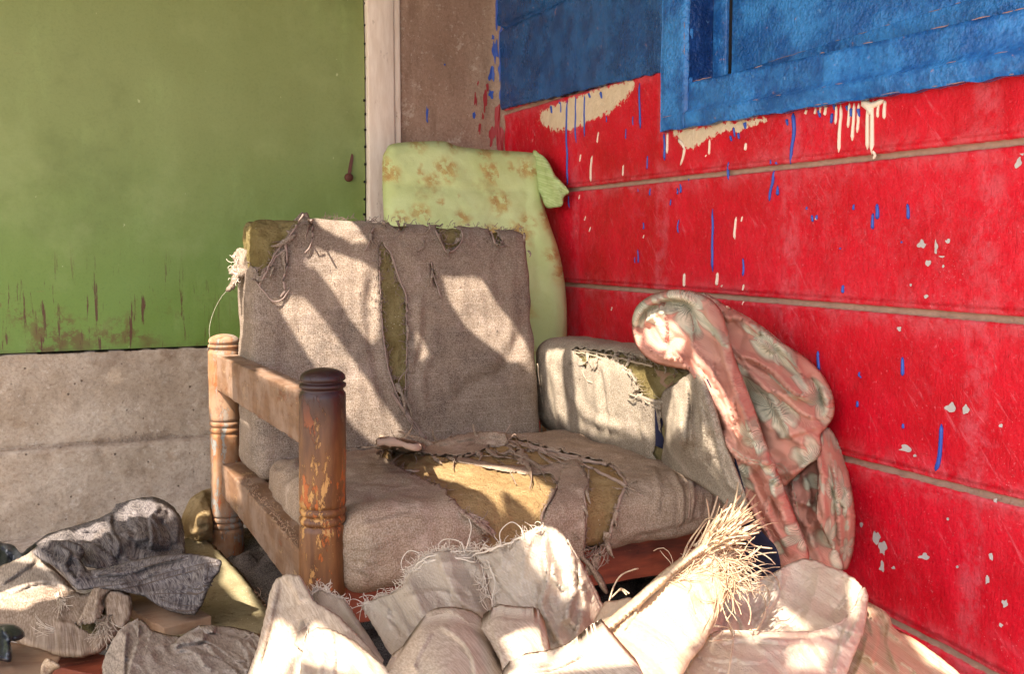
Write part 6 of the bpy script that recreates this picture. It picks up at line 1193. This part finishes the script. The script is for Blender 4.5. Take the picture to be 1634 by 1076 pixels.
seams(obj2('open_sack'), [[(1120, 1022), (1150, 1010), (1200, 1010), (1260, 1012), (1310, 1007), (1345, 992), (1368, 966), (1380, 942)]], .0022, M['sackp'], 'rolled_rim', .001, 1.5)
seams(obj2('torn_woven_sack'), [[(870, 840), (868, 880), (872, 930), (864, 975), (880, 1010)], [(905, 862), (930, 905), (950, 945), (968, 985)]], .0009, M['sack'], 'fold_lines', .0008)
# dry debris around the board
db_ = MB(); fb2 = sdf_of(surf(obj2('dirty_board')), 1.9)
for k in range(120):
    x, y = rng.uniform(300, 424), rng.uniform(950, 1016); strand(db_, fb2, (x, y), rng.uniform(0, 360), rng.uniform(4, 18), .8, rng.choice([.0006, .0012, .0018]), .006, seed=k+3000, n=6)
for k in range(10): x = rng.uniform(230, 290); strand(db_, fb2, (x, rng.uniform(990, 1020)), -20+rng.normal()*20, rng.uniform(20, 50), .2, .003, .01, seed=k+3300, n=6)
tag(db_.build('dry_litter', M['plank']), 'bits of fluff and twigs littering the yellowish board', 'litter', kind='stuff')
# ---- ragged strips of torn fabric hanging from the rips
def rag_strip(mb, df, p0, ang, ln, w, out=.006, seed=0):
    r_ = np.random.default_rng(seed); x, y = p0; a = R(ang); P = []; n = 9; c = r_.normal()*.5
    for i in range(n):
        t = i/(n-1); P.append(pt3(df, x, y, out+.010*math.sin(t*2.6)*r_.uniform(.4, 1))); c += r_.normal()*.5; a += c/n; x += math.cos(a)*ln/n; y += math.sin(a)*ln/n
    wd = w*(1-.75*np.linspace(0, 1, n)**1.5)*r_.uniform(.6, 1.25, n); mb.ribbon(P, wd, tw=r_.uniform(-2.2, 2.2), th=.0005)
rb_ = MB()
for x, y, a, l, w in [(496, 350, 100, 42, .012), (470, 372, 120, 50, .016), (452, 398, 100, 46, .012), (398, 440, 60, 30, .012), (436, 424, 100, 26, .010), (612, 352, 90, 16, .010), (634, 352, 70, 20, .008), (646, 356, 110, 14, .006), (700, 372, 80, 26, .010), (716, 398, 95, 12, .010), (732, 380, 110, 30, .012), (684, 356, 60, 24, .006), (790, 388, 40, 16, .010), (800, 384, 100, 12, .006), (592, 372, 100, 30, .008), (676, 384, 100, 20, .006), (690, 430, 80, 34, .006), (632, 612, 60, 60, .012), (640, 632, 55, 60, .014), (606, 470, 100, 26, .006), (650, 520, 80, 26, .006), (836, 372, 60, 16, .008), (842, 400, 30, 14, .006)]:
    rag_strip(rb_, bB, (x, y), a, l, w, .014, seed=int(x*7+y))
tag(rb_.build('back_rags', M['fab'], chair), kind='stuff'); rb_ = MB()
for k in range(46):
    t = rng.uniform(0, 1); rag_strip(rb_, bS, (600+t*330, 704+t*38+rng.normal()*7), rng.choice([8, 190])+rng.normal()*22, rng.uniform(20, 80), rng.uniform(.004, .016), .014+rng.uniform(0, .01), seed=k+50)
for k in range(46):
    a = ST[0][rng.integers(len(ST[0]))]; rag_strip(rb_, bS, a, rng.uniform(0, 360), rng.uniform(8, 26), rng.uniform(.004, .010), .012, seed=k+150)
for x, y, a, l, w in [(740, 820, 25, 60, .010), (756, 828, 40, 60, .012), (970, 850, 110, 50, .014), (985, 815, 100, 44, .010), (950, 890, 70, 60, .016), (940, 900, 75, 60, .014), (996, 776, 20, 30, .008), (1024, 744, 40, 46, .006), (884, 780, 110, 50, .012), (936, 770, 95, 40, .010)]: rag_strip(rb_, bS, (x, y), a, l, w, .013, seed=int(x+y))
tag(rb_.build('seat_rags', M['fabs'], chair), kind='stuff'); rb_ = MB()
for k in range(40):
    a = AT[0][rng.integers(len(AT[0]))]; rag_strip(rb_, bA, a, 85+rng.normal()*30, rng.uniform(10, 34), rng.uniform(.004, .012), .012, seed=k+350)
tag(rb_.build('arm_rags', M['faba'], chair), kind='stuff')
# ---- crumbs of dirt on the lower rail and seat, lint specks
cr = MB()
def crumb(p, s):
    o = np.array([(1, 0, 0), (-1, 0, 0), (0, 1, 0), (0, -1, 0), (0, 0, 1), (0, 0, -1)], float)*s*rng.uniform(.5, 1.2, (6, 1))+p
    cr.add(o, [(0, 2, 4), (2, 1, 4), (1, 3, 4), (3, 0, 4), (2, 0, 5), (1, 2, 5), (3, 1, 5), (0, 3, 5)])
sr = sdf_of(surf(obj['seat_rail']), 1.9)
for k in range(420):
    t = rng.uniform(0, 1); x = 392+t*84+rng.normal()*3; y = 768+t*98+rng.normal()*8; h = hit_ = sr(x, y)[0]; crumb(atd(x, y, h-.001), rng.uniform(.0008, .0026))
for k in range(130):
    x = rng.uniform(620, 990); y = rng.uniform(720, 850); crumb(atd(x, y, float(bS(x, y)[0])-.003), rng.uniform(.0006, .0016))
de = e1[0]
for k in range(300):
    x = rng.uniform(300, 425); y = rng.uniform(940, 1010); crumb(atd(x, y, float(de(np.array([x]), np.array([y]))[0])-.006), rng.uniform(.001, .003))
tag(cr.build('dirt_crumbs', M['plank'], smooth=False), 'dirt crumbs scattered over the rail and board', 'dirt', kind='stuff')

# ================================================================ unseen light mask added to shade the corner; holes cut to place sun patches
LIT = [
 [(497, 341), (554, 349), (572, 364), (588, 388), (554, 385), (512, 364)], [(500, 396), (530, 400), (570, 414), (604, 432), (606, 470), (606, 535), (588, 546), (560, 512), (530, 462), (506, 432), (486, 424)],
 [(437, 481), (466, 474), (487, 476), (518, 512), (560, 570), (600, 625), (645, 690), (600, 712), (562, 680), (524, 620), (480, 550)],
 [(706, 443), (767, 443), (791, 481), (832, 536), (850, 571), (846, 591), (812, 578), (777, 550), (743, 522), (719, 485)], [(664, 528), (674, 540), (685, 567), (671, 578), (664, 553)],
 ['X0.372', (376, 395), (388, 350), (394, 352), (394, 440), (393, 560), (393, 740), (378, 720), (374, 470), (364, 460)],
 ['Y2.36', (326, 524), (354, 530), (356, 690), (354, 900), (336, 900), (328, 690)], [(350, 566), (372, 576), (372, 640), (352, 628)], [(357, 743), (386, 760), (388, 800), (376, 824), (360, 798)],
 [(412, 585), (478, 616), (478, 630), (412, 600)],
 [(600, 700), (645, 704), (668, 714), (660, 724), (620, 720), (602, 712)],
 [(618, 722), (645, 726), (712, 737), (786, 748), (844, 757), (882, 783), (874, 807), (862, 838), (836, 851), (809, 836), (797, 813), (768, 786), (727, 769), (677, 757), (628, 734)],
 ['X1.09', (878, 572), (902, 562), (904, 600), (912, 690), (892, 686), (882, 640)], [(914, 556), (960, 564), (1000, 580), (1046, 600), (1046, 700), (990, 694), (925, 688), (918, 620)],
 [(1066, 660), (1086, 600), (1102, 606), (1092, 690), (1080, 722), (1066, 716)], [(1118, 690), (1134, 700), (1152, 756), (1140, 752), (1122, 720)],
 [(1028, 522), (1050, 506), (1078, 514), (1094, 545), (1080, 560), (1050, 560), (1032, 546)], [(1100, 560), (1120, 575), (1146, 612), (1172, 662), (1180, 692), (1164, 684), (1138, 636), (1116, 604)],
 [(440, 985), (462, 1000), (475, 1026), (462, 1060), (452, 1092), (396, 1092), (418, 1035)], [(470, 1030), (500, 990), (540, 1010), (600, 1050), (620, 1092), (470, 1092)],
 [(830, 852), (866, 836), (900, 846), (928, 896), (962, 965), (972, 1000), (940, 1010), (905, 960), (880, 930), (850, 900)], [(800, 1020), (850, 1000), (872, 1030), (880, 1060), (830, 1070)],
 [(872, 1070), (960, 990), (1060, 900), (1130, 838), (1180, 796), (1250, 810), (1250, 1000), (1205, 1010), (1180, 990), (1150, 1010), (1110, 1060), (1080, 1092), (800, 1092), (830, 1060)],
 [(1262, 1032), (1290, 1026), (1320, 1034), (1310, 1070), (1258, 1072)], [(1352, 930), (1374, 925), (1390, 960), (1384, 1000), (1360, 1000)], [(1180, 1012), (1260, 1014), (1330, 1006), (1330, 1018), (1200, 1024)], [(1440, 1010), (1530, 1060), (1540, 1092), (1480, 1060)],
 [(316, 862), (345, 876), (400, 940), (428, 984), (420, 990), (385, 965), (352, 930), (356, 905), (340, 885)],
 [(176, 812), (215, 796), (262, 794), (290, 825), (300, 880), (284, 884), (270, 850), (258, 828), (236, 826), (190, 832)], [(60, 866), (110, 846), (170, 832), (178, 850), (120, 862), (70, 876)],
 [(-30, 900), (30, 885), (60, 880), (90, 915), (60, 945), (-30, 945)], [(-30, 946), (60, 932), (110, 938), (100, 955), (60, 960), (40, 975), (25, 1010), (-30, 1000)], [(0, 866), (30, 880), (46, 900), (20, 890)],
 [(168, 616), (182, 598), (196, 590), (184, 606)],
]
bpy.context.view_layer.update(); dg = bpy.context.evaluated_depsgraph_get(); ZR = 2.05; HO = []
for poly in LIT:
    spec = None
    if isinstance(poly[0], str): spec, poly = poly[0], poly[1:]
    P = np.array(poly, float); c = P.mean(0); out = []; ds = []
    for x, y in P:
        q = np.array([x, y])+(c-np.array([x, y]))*.04; d = Vector(ray(*q).tolist()); n = d.length
        ok, loc, *_ = scene.ray_cast(dg, Vector(CAM.tolist()), d/n); ds.append((loc-Vector(CAM.tolist())).length/n if ok else None)
    ok_ = [v for v in ds if v]; med = np.median(ok_) if ok_ else 1.8; 
    for (x, y), v in zip(P, ds):
        v = v if v and abs(v-med) < .22 else med
        if spec: v = dep(x, y, spec)
        p = atd(x, y, v); t = (ZR-p[2])/SUN[2]; q = p+SUN*t; out.append(q[:2])
    HO.append(np.array(out))
x0, x1, y0, y1 = -1.6, XW+.08, .0, YB+.2
pts = [Vector((x0, y0)), Vector((x1, y0)), Vector((x1, y1)), Vector((x0, y1))]; ed = [(0, 1), (1, 2), (2, 3), (3, 0)]
for h in HO:
    k = len(pts); pts += [Vector(p.tolist()) for p in h]; ed += [(k+i, k+(i+1) % len(h)) for i in range(len(h))]
v, e, f, *_ = delaunay_2d_cdt(pts, ed, [], 0, 1e-5)
v = np.array([(a.x, a.y) for a in v]); f = [tuple(q) for q in f]; cen = np.array([v[list(q)].mean(0) for q in f]); dead = np.zeros(len(f), bool)
for h in HO: dead |= inpoly(cen, h)
V = np.c_[v, np.full(len(v), ZR)]; tag(mk('light_mask', V, [q for q, z in zip(f, dead) if not z], M['light_mask'], smooth=False, solid=.003), kind='structure')

# ---- foam, strips and threads belong to their cushion
for part, old, kids in (('back_cushion', 'back_cushion_cover', ['back_foam', 'pulled_threads', 'torn_cover_flap', 'foam_tuft', 'hanging_thread', 'back_rags']), ('seat_cushion', 'seat_cushion_cover', ['seat_foam', 'seat_threads', 'rumpled_strip', 'twisted_strip', 'front_tongue', 'seat_rags']), ('arm_pad', 'arm_pad_cover', ['arm_foam', 'arm_threads', 'arm_torn_fold', 'bare_arm_board', 'arm_rags', 'loose_arm_cover', 'navy_lining'])):
    p = obj2(old); p.name = part
    for k in kids: obj2(k).parent = p
